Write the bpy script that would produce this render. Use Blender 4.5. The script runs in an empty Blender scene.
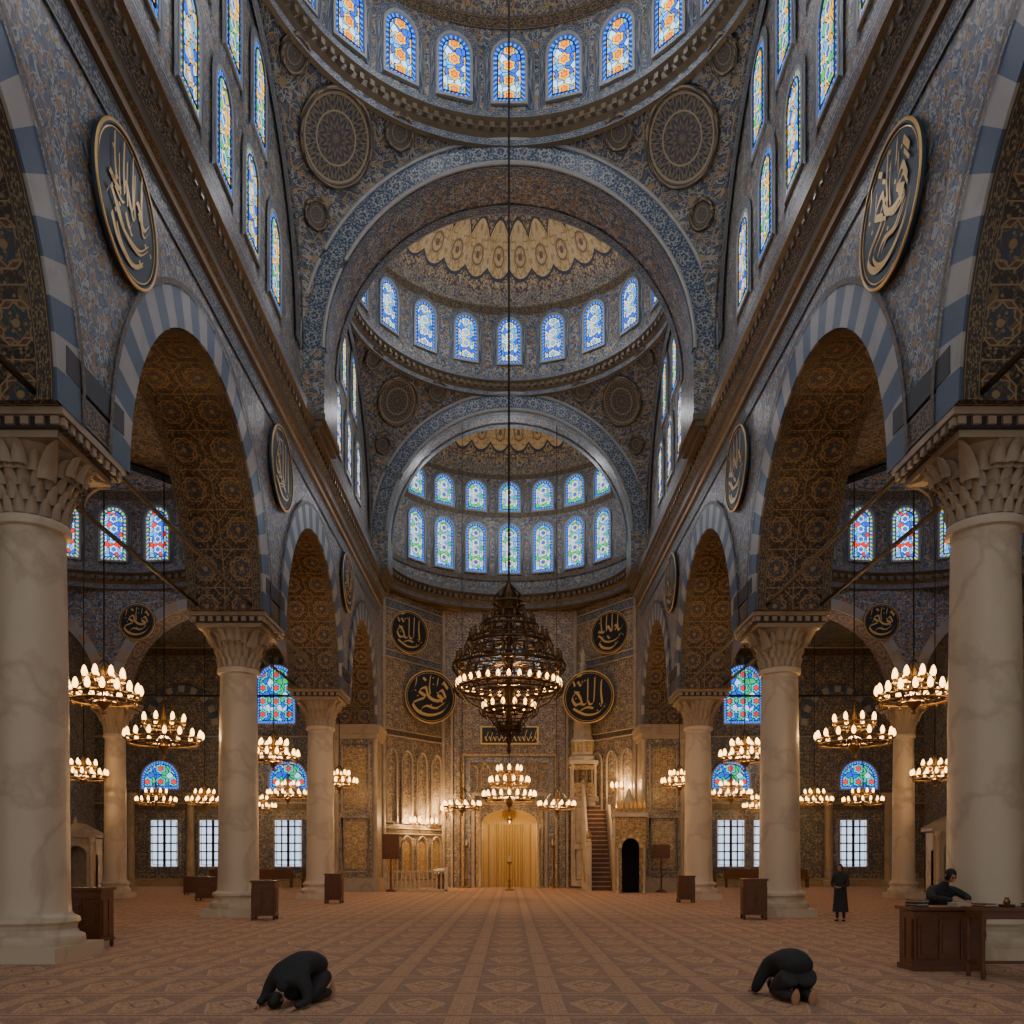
import bpy, math, random
from mathutils import Matrix, Vector, Euler
pi=math.pi
sin,cos,sqrt=math.sin,math.cos,math.sqrt
SC=bpy.context.scene
COL=SC.collection

# ---------------------------------------------------------------- node DSL
class X:
    def __init__(s,nt,sock): s.nt=nt; s.k=sock
    def _m(s,op,*a): return s.nt.math(op,s,*a)
    def __add__(s,o): return s._m('ADD',o)
    __radd__=__add__
    def __sub__(s,o): return s._m('SUBTRACT',o)
    def __rsub__(s,o): return s.nt.math('SUBTRACT',o,s)
    def __mul__(s,o): return s._m('MULTIPLY',o)
    __rmul__=__mul__
    def __truediv__(s,o): return s._m('DIVIDE',o)
    def gt(s,o): return s._m('GREATER_THAN',o)
    def lt(s,o): return s._m('LESS_THAN',o)
    def fract(s): return s._m('FRACT')
    def sin(s): return s._m('SINE')
    def cos(s): return s._m('COSINE')
    def abs(s): return s._m('ABSOLUTE')
    def sqrt(s): return s._m('SQRT')
    def floor(s): return s._m('FLOOR')
    def min(s,o): return s._m('MINIMUM',o)
    def max(s,o): return s._m('MAXIMUM',o)
class NT:
    def __init__(s,name):
        s.mat=bpy.data.materials.new(name); s.mat.use_nodes=True
        s.t=s.mat.node_tree; s.t.nodes.clear()
        s.out=s.t.nodes.new('ShaderNodeOutputMaterial')
    def n(s,ty,**kw):
        nd=s.t.nodes.new(ty)
        for k,v in kw.items(): setattr(nd,k,v)
        return nd
    def put(s,inp,v):
        if isinstance(v,X): s.t.links.new(v.k,inp)
        else:
            if isinstance(v,tuple) and len(v)==3 and inp.type=='RGBA': v=(*v,1)
            inp.default_value=v
    def math(s,op,*a):
        nd=s.n('ShaderNodeMath',operation=op)
        for i,v in enumerate(a): s.put(nd.inputs[i],v)
        return X(s,nd.outputs[0])
    def mix(s,f,a,b):
        nd=s.n('ShaderNodeMix',data_type='RGBA')
        s.put(nd.inputs[0],f); s.put(nd.inputs[6],a); s.put(nd.inputs[7],b)
        return X(s,nd.outputs[2])
    def uv(s):
        c=s.n('ShaderNodeTexCoord'); sp=s.n('ShaderNodeSeparateXYZ')
        s.t.links.new(c.outputs['UV'],sp.inputs[0])
        return X(s,sp.outputs[0]),X(s,sp.outputs[1])
    def obj(s):
        c=s.n('ShaderNodeTexCoord'); return X(s,c.outputs['Object'])
    def vec(s,x,y,z=0.0):
        c=s.n('ShaderNodeCombineXYZ'); s.put(c.inputs[0],x); s.put(c.inputs[1],y); s.put(c.inputs[2],z); return X(s,c.outputs[0])
    def noise(s,v,scale,detail=2.0,dist=0.0,dim='2D'):
        nd=s.n('ShaderNodeTexNoise',noise_dimensions=dim); s.put(nd.inputs['Vector'],v)
        nd.inputs['Scale'].default_value=scale; nd.inputs['Detail'].default_value=detail; nd.inputs['Distortion'].default_value=dist
        return X(s,nd.outputs[0])
    def voro(s,v,scale,feat='F1',dim='2D',rnd=1.0):
        nd=s.n('ShaderNodeTexVoronoi',voronoi_dimensions=dim,feature=feat); s.put(nd.inputs['Vector'],v)
        nd.inputs['Scale'].default_value=scale; nd.inputs['Randomness'].default_value=rnd
        c=X(s,nd.outputs['Color']) if feat=='F1' else None
        return X(s,nd.outputs['Distance']),c
    def sepc(s,c):
        nd=s.n('ShaderNodeSeparateColor'); s.put(nd.inputs[0],c); return X(s,nd.outputs[0]),X(s,nd.outputs[1])
    def bsdf(s,col,rough=.5,metal=0.0,bump=None,bs=.2,emit=None,es=0.0):
        b=s.n('ShaderNodeBsdfPrincipled')
        s.put(b.inputs['Base Color'],col); s.put(b.inputs['Roughness'],rough); s.put(b.inputs['Metallic'],metal)
        if bump is not None:
            bn=s.n('ShaderNodeBump'); bn.inputs['Strength'].default_value=bs; bn.inputs['Distance'].default_value=.03
            s.put(bn.inputs['Height'],bump); s.t.links.new(bn.outputs[0],b.inputs['Normal'])
        s.t.links.new(b.outputs[0],s.out.inputs[0]); return s.mat
    def emit(s,col,st):
        e=s.n('ShaderNodeEmission'); s.put(e.inputs[0],col); s.put(e.inputs[1],st)
        s.t.links.new(e.outputs[0],s.out.inputs[0]); return s.mat

def arabesque(g,u,v,c0,c1,c2,c3,fine=1.0,nA=8,nB=6):
    def cell(o):
        fx=(u+o).fract()-.5; fy=(v+o).fract()-.5
        r=(fx*fx+fy*fy).sqrt(); a=g.math('ARCTAN2',fy,fx); return r,a
    rA,aA=cell(0.0); rB,aB=cell(.5)
    pA=rA*((aA*float(nA)).cos()*.24+1.0); pB=rB*((aB*float(nB)).cos()*.28+1.25)
    m=pA.min(pB)
    vec=g.vec(u,v)
    col=g.mix((m*34.0).sin().gt(.15),c0,c1)
    n=g.noise(vec,4.6*fine,1.0,.5)
    col=g.mix((n-.5).abs().lt(.030),col,c2)
    d,rc=g.voro(vec,6.5*fine)
    r1,r2=g.sepc(rc)
    fl=d.lt(.25)
    col=g.mix(fl,col,g.mix(r1.gt(.6),c2,c3))
    col=g.mix(d.lt(.11),col,c0)
    col=g.mix((m-.335).abs().lt(.022),col,c3)
    col=g.mix((m-.13).abs().lt(.018),col,c2)
    col=g.mix(m.lt(.06),col,c3)
    return col,m
def tile_mat(name,c0,c1,c2,c3,s=.8,fine=1.0,rough=.38,nA=8,nB=6):
    g=NT(name); u,v=g.uv(); u=u*s; v=v*s
    col,m=arabesque(g,u,v,c0,c1,c2,c3,fine,nA,nB)
    return g.bsdf(col,rough)
def plain(name,c,rough=.5,metal=0.0,nz=.0,scale=4.0):
    g=NT(name)
    if nz>0:
        n=g.noise(g.obj(),scale,4.0,0.0,'3D'); c2=tuple(x*(1-nz) for x in c)
        return g.bsdf(g.mix(n,c2,tuple(min(1,x*(1+nz)) for x in c)),rough,metal,n,.1)
    return g.bsdf(c,rough,metal)

M_BLUE=tile_mat('iznik_tile_blue',(.045,.080,.15),(.105,.155,.24),(.40,.42,.42),(.36,.23,.10),.62,1.15)
M_BLUE2=tile_mat('iznik_tile_slate',(.038,.060,.10),(.088,.122,.168),(.34,.345,.32),(.33,.22,.10),.5,1.2,.4,12,8)
M_PEND=tile_mat('pendentive_tile',(.038,.05,.075),(.08,.093,.115),(.29,.275,.23),(.29,.20,.09),.42,1.5,.45,10,6)
def soffit_mat():
    g=NT('soffit_mosaic_dark_gold'); u,v=g.uv(); k=.85
    u=u*k; v=v*k
    fx=u.fract()-.5; fy=v.fract()-.5
    ax=fx.abs(); ay=fy.abs()
    sq=ax.max(ay); di=(ax+ay)*.7071
    star=sq.min(di*1.0)
    oc=sq.max(di)
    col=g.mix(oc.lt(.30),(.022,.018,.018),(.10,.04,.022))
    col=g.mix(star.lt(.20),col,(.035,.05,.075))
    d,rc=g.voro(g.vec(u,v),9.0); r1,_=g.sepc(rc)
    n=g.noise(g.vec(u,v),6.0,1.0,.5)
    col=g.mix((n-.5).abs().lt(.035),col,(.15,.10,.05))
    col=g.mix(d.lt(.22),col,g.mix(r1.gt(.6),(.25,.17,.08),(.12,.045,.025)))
    gold=(.30,.205,.10)
    col=g.mix((oc-.30).abs().lt(.014),col,gold)
    col=g.mix((star-.20).abs().lt(.012),col,gold)
    col=g.mix((di-.5).abs().lt(.012),col,gold)
    col=g.mix(sq.gt(.490),col,gold)
    col=g.mix(oc.lt(.06),col,gold)
    return g.bsdf(col,.42)
M_SOFF=soffit_mat()
M_WARM=tile_mat('qibla_tile_warm',(.14,.11,.08),(.27,.20,.12),(.54,.42,.26),(.10,.13,.18),.9,1.1,.35,8,6)
M_AISLE=tile_mat('aisle_tile',(.065,.070,.085),(.15,.135,.115),(.44,.36,.24),(.09,.15,.24),.7,1.1,.4,8,6)
M_GOLDT=tile_mat('gold_mosaic',(.28,.18,.07),(.44,.30,.12),(.68,.52,.26),(.18,.11,.05),1.3,1.2,.3)
def band_mat(name,c0,c1,c2,per=1.0,w=1.0):
    g=NT(name); u,v=g.uv()
    fx=(u/per).fract()-.5; fy=(v-.5)/1.0
    e=((fx*fx)*6.0+(fy*fy)*9.0).sqrt()
    col=g.mix((e*16.0).sin().gt(.1),c0,c1)
    a=g.math('ARCTAN2',fy,fx*per)
    p=e*((a*8.0).cos()*.2+1.0)
    col=g.mix((p-.55).abs().lt(.08),col,c2)
    d,rc=g.voro(g.vec(u,v*w),9.0)
    col=g.mix(d.lt(.24),col,c2)
    col=g.mix((v-.5).abs().gt(.40),col,c2)
    col=g.mix((v-.5).abs().gt(.45),col,c0)
    return g.bsdf(col,.45)
M_BANDB=band_mat('border_band_blue',(.035,.055,.10),(.10,.14,.19),(.33,.33,.29),.9,.8)
M_BANDG=band_mat('border_band_gold',(.035,.036,.042),(.095,.072,.045),(.26,.19,.10),.6,.6)
def dome_mat(name,R,L,t0,t1,ns):
    g=NT(name); u,t=g.uv()
    uu=u*float(ns); 
    tri=((uu.fract()-.5).abs()*2.0)
    tile,_=arabesque(g,u*float(ns*1.0),t*(L*.5),(.05,.06,.085),(.105,.105,.115),(.36,.33,.26),(.34,.23,.10),1.5)
    gold,_=arabesque(g,u*float(ns),t*3.0,(.56,.37,.14),(.60,.42,.18),(.64,.48,.25),(.40,.24,.09),1.0)
    lace,_=arabesque(g,u*float(ns),t*5.0,(.09,.07,.05),(.28,.19,.10),(.52,.38,.20),(.06,.06,.08),1.2)
    petal=(tri*tri)
    e0=t-(petal*.06+t0)
    e1=t-(t1-petal*.09)
    col=g.mix(e0.gt(-.085),tile,lace)
    col=g.mix(e0.gt(0.0),col,gold)
    px=(uu.fract()-.5); ww=(px*px*3.0+(t-(t0+.13))*(t-(t0+.13))*60.0).sqrt()
    col=g.mix((ww-.42).abs().lt(.05),col,(.22,.14,.07))
    col=g.mix(ww.lt(.16),col,(.18,.12,.07))
    col=g.mix(e1.gt(0.0),col,lace)
    col=g.mix((e0).abs().lt(.010),col,(.04,.045,.07))
    col=g.mix((e1).abs().lt(.010),col,(.05,.045,.04))
    return g.bsdf(col,.5)
M_DOME1=dome_mat('dome_painting_main',8,10,.45,.7,32)
M_DOME2=dome_mat('dome_painting_second',8,9,.23,.55,36)
M_DOME3=dome_mat('dome_painting_apse',8,9,.18,.62,36)
M_DOMEA=dome_mat('dome_painting_aisle',8,9,.5,.7,16)
def roundel_mat():
    g=NT('roundel_pattern'); u,r=g.uv()
    a=u*(2*pi)
    p=r*((a*12.0).cos()*.10+1.0)
    col=g.mix((p*30.0+(a*12.0).cos()).sin().gt(.1),(.025,.035,.06),(.13,.10,.055))
    col=g.mix(((a*12.0).sin().abs()-r).abs().lt(.05),col,(.32,.23,.10))
    col=g.mix((r-.9).abs().lt(.03),col,(.30,.24,.14)); col=g.mix((r-.55).abs().lt(.02),col,(.30,.24,.14))
    return g.bsdf(col,.45)
M_ROUND=roundel_mat()
def marble(name,c,cv,amt=.5):
    g=NT(name); o=g.obj()
    n=g.noise(o,.55,7.0,.35,'3D'); v=((n-.5).abs()*26.0); v=g.math('MINIMUM',v,1.0)
    v=1.0-(1.0-v)*amt
    n2=g.noise(o,1.3,6.0,.2,'3D')
    col=g.mix(v,cv,c); col=g.mix(n2*.5,col,tuple(x*.72 for x in c))
    return g.bsdf(col,.38)
M_MARB=marble('column_marble',(.68,.59,.46),(.36,.28,.21),.5)
M_CAP=marble('capital_marble',(.42,.34,.25),(.2,.15,.11))
M_STONE=marble('trim_stone',(.44,.37,.28),(.22,.18,.14))
M_MINB=marble('minbar_carved_marble',(.58,.50,.38),(.30,.24,.17))
M_GILT=marble('gilded_moulding',(.15,.115,.07),(.07,.055,.04))
M_WHITE=marble('voussoir_white_marble',(.41,.42,.42),(.28,.28,.3))
M_VBLUE=marble('voussoir_blue_marble',(.075,.125,.22),(.05,.085,.15))
M_FRAME=plain('window_frame_plaster',(.33,.33,.31),.6,0,.2)
M_IRON=plain('wrought_iron',(.035,.028,.022),.5,.5)
M_BRONZE=plain('dark_bronze',(.12,.07,.03),.42,.75,.2)
M_BRASS=plain('aged_brass',(.30,.19,.08),.42,.8,.2)
M_GOLD=plain('gold_leaf',(.78,.52,.18),.38,.5)
M_TEAL=plain('medallion_dark_teal',(.012,.035,.058),.45,0,.2)
M_BLACK=plain('medallion_black',(.014,.014,.014),.4)
def goldniche():
    g=NT('gilded_niche_panels'); u,v=g.uv()
    k=(u*5.0).fract(); col=g.mix((k-.5).abs().gt(.40),(.74,.52,.20),(.30,.19,.07))
    n=g.noise(g.vec(u,v),6.0,3.0); col=g.mix(n*.5,col,(.54,.36,.12)); return g.bsdf(col,.45,.1)
M_NICHE=goldniche()
def wood():
    g=NT('dark_wood'); o=g.obj()
    n=g.noise(o,3.0,5.0,2.5,'3D'); col=g.mix(n,(.06,.022,.010),(.22,.09,.038)); return g.bsdf(col,.38,0,n,.1)
M_WOOD=wood()
M_CLOTH=plain('dark_wool_cloth',(.030,.032,.038),.85,0,.25,20)
M_CLOTH2=plain('charcoal_trousers',(.042,.042,.048),.9,0,.25,20)
M_SKIN=plain('skin',(.50,.29,.19),.5)
M_LIPS=plain('lips',(.3,.12,.1),.5)
M_HAIR=plain('black_hair',(.012,.010,.009),.6)
M_PAPER=plain('paper',(.6,.56,.46),.7)
M_SHADE=plain('opening_shade',(.01,.009,.008),.8)  # near-black panel colour painted in for the shade inside the gate
def glassA(name,pal,bg,strength,per=.5):
    g=NT(name); u,v=g.uv()
    fx=(u/per+.5).fract()-.5; fy=(v/per).fract()-.5
    r=(fx*fx+fy*fy).sqrt(); a=g.math('ARCTAN2',fy,fx)
    p=r*((a*6.0).cos()*.15+1.0)
    d,rc=g.voro(g.vec(u,v),1/per*2.2); r1,r2=g.sepc(rc)
    col=g.mix(r1.gt(.5),bg,pal[0]); col=g.mix(r2.gt(.68),col,pal[1]); 
    col=g.mix(p.lt(.38),col,pal[2]); col=g.mix(p.lt(.20),col,pal[3])
    de,_=g.voro(g.vec(u,v),1/per*2.2,'DISTANCE_TO_EDGE')
    lead=((p-.38).abs().lt(.03)).max((p-.20).abs().lt(.025))
    lead=lead.max(de.lt(.05)*p.gt(.38))
    col=g.mix(lead,col,(.01,.015,.02))
    n=g.noise(g.vec(u,v),1.2,2.0)
    return g.emit(col,(n*1.0+.5)*strength)
def glassB(name,c1,c2,c3,strength):
    g=NT(name); u,v=g.uv()
    k=(u*5.0).fract(); k2=(u*2.5).fract()
    col=g.mix(k2.gt(.5),c1,c2); col=g.mix((k-.5).abs().lt(.12),col,c3)
    col=g.mix((k-.5).abs().gt(.44),col,(.01,.01,.02))
    return g.emit(col,strength)
BLU=(.010,.10,.75); LB=(.09,.42,.95); WH=(.50,.78,1.0); YE=(1.0,.50,.035); OR=(1.0,.20,.015); GR=(.03,.45,.16); RD=(.75,.02,.02); TQ=(.02,.50,.60); CR=(1.0,.80,.40)
MG_MAIN=glassA('stained_glass_multicolour',(BLU,WH,YE,OR),LB,2.4,.58)
MG_PALE=glassA('stained_glass_pale',(LB,BLU,(1.0,.78,.42),LB),WH,2.0,.62)
MG_LUN=glassA('stained_glass_lunette',(LB,WH,(.40,.72,.95),CR),WH,.9,.6)
MG_APSE=glassA('stained_glass_apse',(LB,GR,CR,BLU),WH,1.9,.66)
MG_FAN=glassA('stained_glass_fan',(GR,WH,TQ,RD),BLU,1.7,.95)
MG_SIDE=glassA('stained_glass_side',(YE,GR,CR,BLU),LB,2.0,.55)
MG_SIDE2=glassA('stained_glass_side_blue',(LB,BLU,YE,WH),WH,1.9,.6)
MG_AIS=glassA('stained_glass_aisle',(BLU,RD,WH,BLU),LB,2.0,.5)
MB_BLUE=glassB('stained_border_blue',BLU,(.02,.06,.5),LB,1.7)
MB_MULTI=glassB('stained_border_multi',BLU,GR,YE,1.7)
def clear_glass():
    g=NT('clear_window_daylight'); u,v=g.uv(); n=g.noise(g.vec(u,v),1.0,3.0)
    return g.emit(g.mix(n,(.30,.42,.7),(.75,.85,.95)),1.9)
M_CLEAR=clear_glass()
g=NT('bulb_glow'); M_BULB=g.emit((1.0,.52,.14),9.0)
try: M_BULB.cycles.emission_sampling='NONE'
except Exception: pass
def carpet():
    g=NT('prayer_carpet'); u,v=g.uv()
    W,H=1.2,1.75
    cu=(u/W+.5).fract(); cv=(v/H).fract()
    bx=cu.min(1.0-cu)*W; by=cv.min(1.0-cv)*H; b=bx.min(by)
    fieldc,_=arabesque(g,u*2.6,v*2.6,(.56,.30,.16),(.64,.37,.21),(.70,.48,.31),(.30,.18,.14),1.0)
    bordc,_=arabesque(g,u*4.2,v*4.2,(.40,.25,.17),(.60,.38,.23),(.70,.50,.33),(.44,.18,.10),1.0)
    x=(cu-.5)*W; y=(cv-.5)*H
    niche=(x.abs()*1.15+(y-.05).max(0.0)*.9+(y*-.35).max(0.0))
    dia=(x.abs()*1.5+y.abs())
    dark,_=arabesque(g,u*3.4,v*3.4,(.20,.15,.14),(.27,.205,.18),(.54,.37,.25),(.46,.20,.11),1.0)
    col=g.mix(niche.lt(.42),dark,fieldc)
    col=g.mix((niche-.42).abs().lt(.020),col,(.62,.42,.27))
    col=g.mix((dia-.30).abs().lt(.030),col,(.22,.16,.15))
    col=g.mix(dia.lt(.13),col,(.60,.38,.22))
    col=g.mix(b.lt(.16),col,bordc)
    col=g.mix((b-.16).abs().lt(.010),col,(.28,.19,.15))
    col=g.mix(by.lt(.035),col,(.24,.15,.13))
    n=g.noise(g.vec(u,v),.4,4.0); col=g.mix(n*.3,col,(.52,.30,.18))
    fn=g.noise(g.vec(u,v),90.0,2.0)
    return g.bsdf(col,.9,0.0,fn,.3)
M_CARPET=carpet()

# ---------------------------------------------------------------- mesh builder
class MB:
    def __init__(s): s.v=[];s.f=[];s.uv=[];s.m=[];s.mats=[];s.M=Matrix.Identity(4)
    def mi(s,mat):
        if mat not in s.mats: s.mats.append(mat)
        return s.mats.index(mat)
    def av(s,p): s.v.append(tuple(s.M@Vector(p))); return len(s.v)-1
    def face(s,pts,mat,uvs=None):
        ids=[s.av(p) for p in pts]; s.f.append(ids); s.m.append(s.mi(mat))
        if uvs is None: uvs=[(p[0]+p[1]*.7,p[2]+p[1]*.3) for p in pts]
        s.uv+=uvs
    def grid(s,fn,nu,nv,mat,uvfn=None,skip=None):
        base=len(s.v); P=[]
        for i in range(nu+1):
            for j in range(nv+1):
                p=fn(i/nu,j/nv); P.append(p); s.av(p)
        mi=s.mi(mat)
        if uvfn is None: uvfn=lambda a,b:(a,b)
        for i in range(nu):
            for j in range(nv):
                a=i*(nv+1)+j; q=[a,a+nv+1,a+nv+2,a+1]
                if skip and skip([P[k] for k in q]): continue
                s.f.append([base+k for k in q]); s.m.append(mi)
                s.uv+=[uvfn(i/nu,j/nv),uvfn((i+1)/nu,j/nv),uvfn((i+1)/nu,(j+1)/nv),uvfn(i/nu,(j+1)/nv)]
    def box(s,c,d,mat,rz=0.0):
        R=Matrix.Rotation(rz,3,'Z'); hx,hy,hz=d[0]/2,d[1]/2,d[2]/2
        P=[Vector(c)+R@Vector((sx*hx,sy*hy,sz*hz)) for sx,sy,sz in [(-1,-1,-1),(1,-1,-1),(1,1,-1),(-1,1,-1),(-1,-1,1),(1,-1,1),(1,1,1),(-1,1,1)]]
        ids=[s.av(p) for p in P]; mi=s.mi(mat)
        for q,(w,h) in (((0,1,5,4),(0,2)),((1,2,6,5),(1,2)),((2,3,7,6),(0,2)),((3,0,4,7),(1,2)),((4,5,6,7),(0,1)),((3,2,1,0),(0,1))):
            s.f.append([ids[k] for k in q]); s.m.append(mi)
            cx,cy=c[w],c[h]
            s.uv+=[(cx-d[w]/2,cy-d[h]/2),(cx+d[w]/2,cy-d[h]/2),(cx+d[w]/2,cy+d[h]/2),(cx-d[w]/2,cy+d[h]/2)]
    def lathe(s,prof,c,seg,mat,sy=1.0,a0=0.0,a1=2*pi):
        n=len(prof)-1
        def fn(a,b):
            r,z=prof[int(round(b*n))]; t=a0+(a1-a0)*a
            return (c[0]+r*cos(t),c[1]+r*sin(t)*sy,c[2]+z)
        s.grid(fn,seg,n,mat,lambda a,b:(a*(prof[int(round(b*n))][0]*(a1-a0)),prof[int(round(b*n))][1]))
    def torus(s,c,R,r,mat,seg=32,rs=6):
        s.grid(lambda a,b:(c[0]+(R+r*cos(2*pi*b))*cos(2*pi*a),c[1]+(R+r*cos(2*pi*b))*sin(2*pi*a),c[2]+r*sin(2*pi*b)),seg,rs,mat)
    def tube(s,path,r,mat,seg=6):
        P=[Vector(p) for p in path]; fr=[]
        for i,p in enumerate(P):
            t=(P[min(i+1,len(P)-1)]-P[max(i-1,0)]).normalized()
            a=Vector((0,0,1)) if abs(t.z)<.9 else Vector((1,0,0))
            x=t.cross(a).normalized(); y=t.cross(x); fr.append((p,x,y))
        n=len(P)-1; rr=r if callable(r) else (lambda k:r)
        def fn(a,b):
            i=int(round(a*n)); p,x,y=fr[i]; q=rr(a); return p+x*q*cos(2*pi*b)+y*q*sin(2*pi*b)
        s.grid(fn,n,seg,mat)
    def ribbon(s,pts,nib,y,mat):
        n=len(pts)-1
        s.grid(lambda a,b:(pts[int(round(a*n))][0]+nib[0]*(b-.5),y,pts[int(round(a*n))][1]+nib[1]*(b-.5)),n,1,mat)
    def mesh(s,name,ang=35):
        me=bpy.data.meshes.new(name); me.from_pydata(s.v,[],s.f)
        for m in s.mats: me.materials.append(m)
        me.polygons.foreach_set('material_index',s.m)
        me.polygons.foreach_set('use_smooth',[True]*len(s.f))
        ul=me.uv_layers.new(name='UVMap'); ul.data.foreach_set('uv',[x for t in s.uv for x in t])
        me.set_sharp_from_angle(angle=math.radians(ang)); me.update(); return me
    def obj(s,name,loc=(0,0,0),rot=(0,0,0),parent=None,ang=35):
        return add(name,s.mesh(name,ang),loc,rot,parent)
def add(name,me,loc=(0,0,0),rot=(0,0,0),parent=None,sc=1.0):
    o=bpy.data.objects.new(name,me); COL.objects.link(o); o.location=loc; o.rotation_euler=rot; o.scale=(sc,)*3 if not isinstance(sc,tuple) else sc
    if parent: o.parent=parent
    return o
def empty(name,loc=(0,0,0),rot=(0,0,0)):
    o=bpy.data.objects.new(name,None); o.empty_display_size=.2; COL.objects.link(o); o.location=loc; o.rotation_euler=rot; return o
def lamp(name,loc,power,col,r=.12,parent=None):
    l=bpy.data.lights.new(name,'POINT'); l.energy=power; l.color=col; l.shadow_soft_size=r
    o=bpy.data.objects.new(name,l); COL.objects.link(o); o.location=loc
    if parent: o.parent=parent
    return o

# ---------------------------------------------------------------- layout constants
XF,XB=8.0,10.4
XC=9.2
CY=[3.95,16.6,29.25,41.9,52.5]
ZS=10.0
ZT=17.3
Y1,Z1=24.8,21.4
Y2,Z2=41.5,20.9
R=8.0
YA,YB=32.8,35.3
YC,YD=49.5,51.5

mb=MB(); mb.face([(-30,-8,0),(30,-8,0),(30,62.5,0),(-30,62.5,0)],M_CARPET,[(-30,-8),(30,-8),(30,62.5),(-30,62.5)])
mb.obj('floor')

# ---------------------------------------------------------------- nave arcade walls
def arch_band(mb,P,c,hw,rise,zs,t,nblk,off,mats):
    for k in range(nblk):
        a0=pi*k/nblk; a1=pi*(k+1)/nblk; mat=mats[k%2]; sub=2
        for q in range(sub):
            b0=a0+(a1-a0)*q/sub; b1=a0+(a1-a0)*(q+1)/sub
            i0=(c-hw*cos(b0),zs+rise*sin(b0)); i1=(c-hw*cos(b1),zs+rise*sin(b1))
            o0=(c-(hw+t)*cos(b0),zs+(rise+t)*sin(b0)); o1=(c-(hw+t)*cos(b1),zs+(rise+t)*sin(b1))
            mb.face([P(*i0,off),P(*i1,off),P(*o1,off),P(*o0,off)],mat)
            mb.face([P(*o0,off),P(*o1,off),P(*o1,0),P(*o0,0)],mat)
            mb.face([P(*i0,off),P(*i1,off),P(*i1,0),P(*i0,0)],mat)
def wall_arches(mb,P,thick,spans,s0,s1,zs,ztop,mat,soff,n=36,zbase=None):
    cur=s0
    def strip(a,b,za,zb):
        for dd in (0,thick):
            mb.face([P(a,za,-dd),P(b,zb,-dd),P(b,ztop,-dd),P(a,ztop,-dd)],mat,[(a,za),(b,zb),(b,ztop),(a,ztop)])
    def solid(a,b):
        if b-a<1e-4: return
        z=zs if zbase is None else zbase
        strip(a,b,z,z)
        mb.face([P(a,z,0),P(b,z,0),P(b,z,-thick),P(a,z,-thick)],soff,[(a,0),(b,0),(b,thick),(a,thick)])
        if zbase is not None:
            for e in (a,b):
                mb.face([P(e,z,0),P(e,zs,0),P(e,zs,-thick),P(e,z,-thick)],soff,[(0,z),(0,zs),(thick,zs),(thick,z)])
    for (c,hw,rise) in spans:
        solid(cur,c-hw)
        L=0
        for k in range(n):
            a0=pi*k/n;a1=pi*(k+1)/n
            p0=(c-hw*cos(a0),zs+rise*sin(a0));p1=(c-hw*cos(a1),zs+rise*sin(a1))
            strip(p0[0],p1[0],p0[1],p1[1])
            l=math.hypot(p1[0]-p0[0],p1[1]-p0[1])
            mb.face([P(*p0,0),P(*p1,0),P(*p1,-thick),P(*p0,-thick)],soff,[(0,L),(0,L+l),(thick,L+l),(thick,L)])
            L+=l
        cur=c+hw
    solid(cur,s1)

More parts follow.
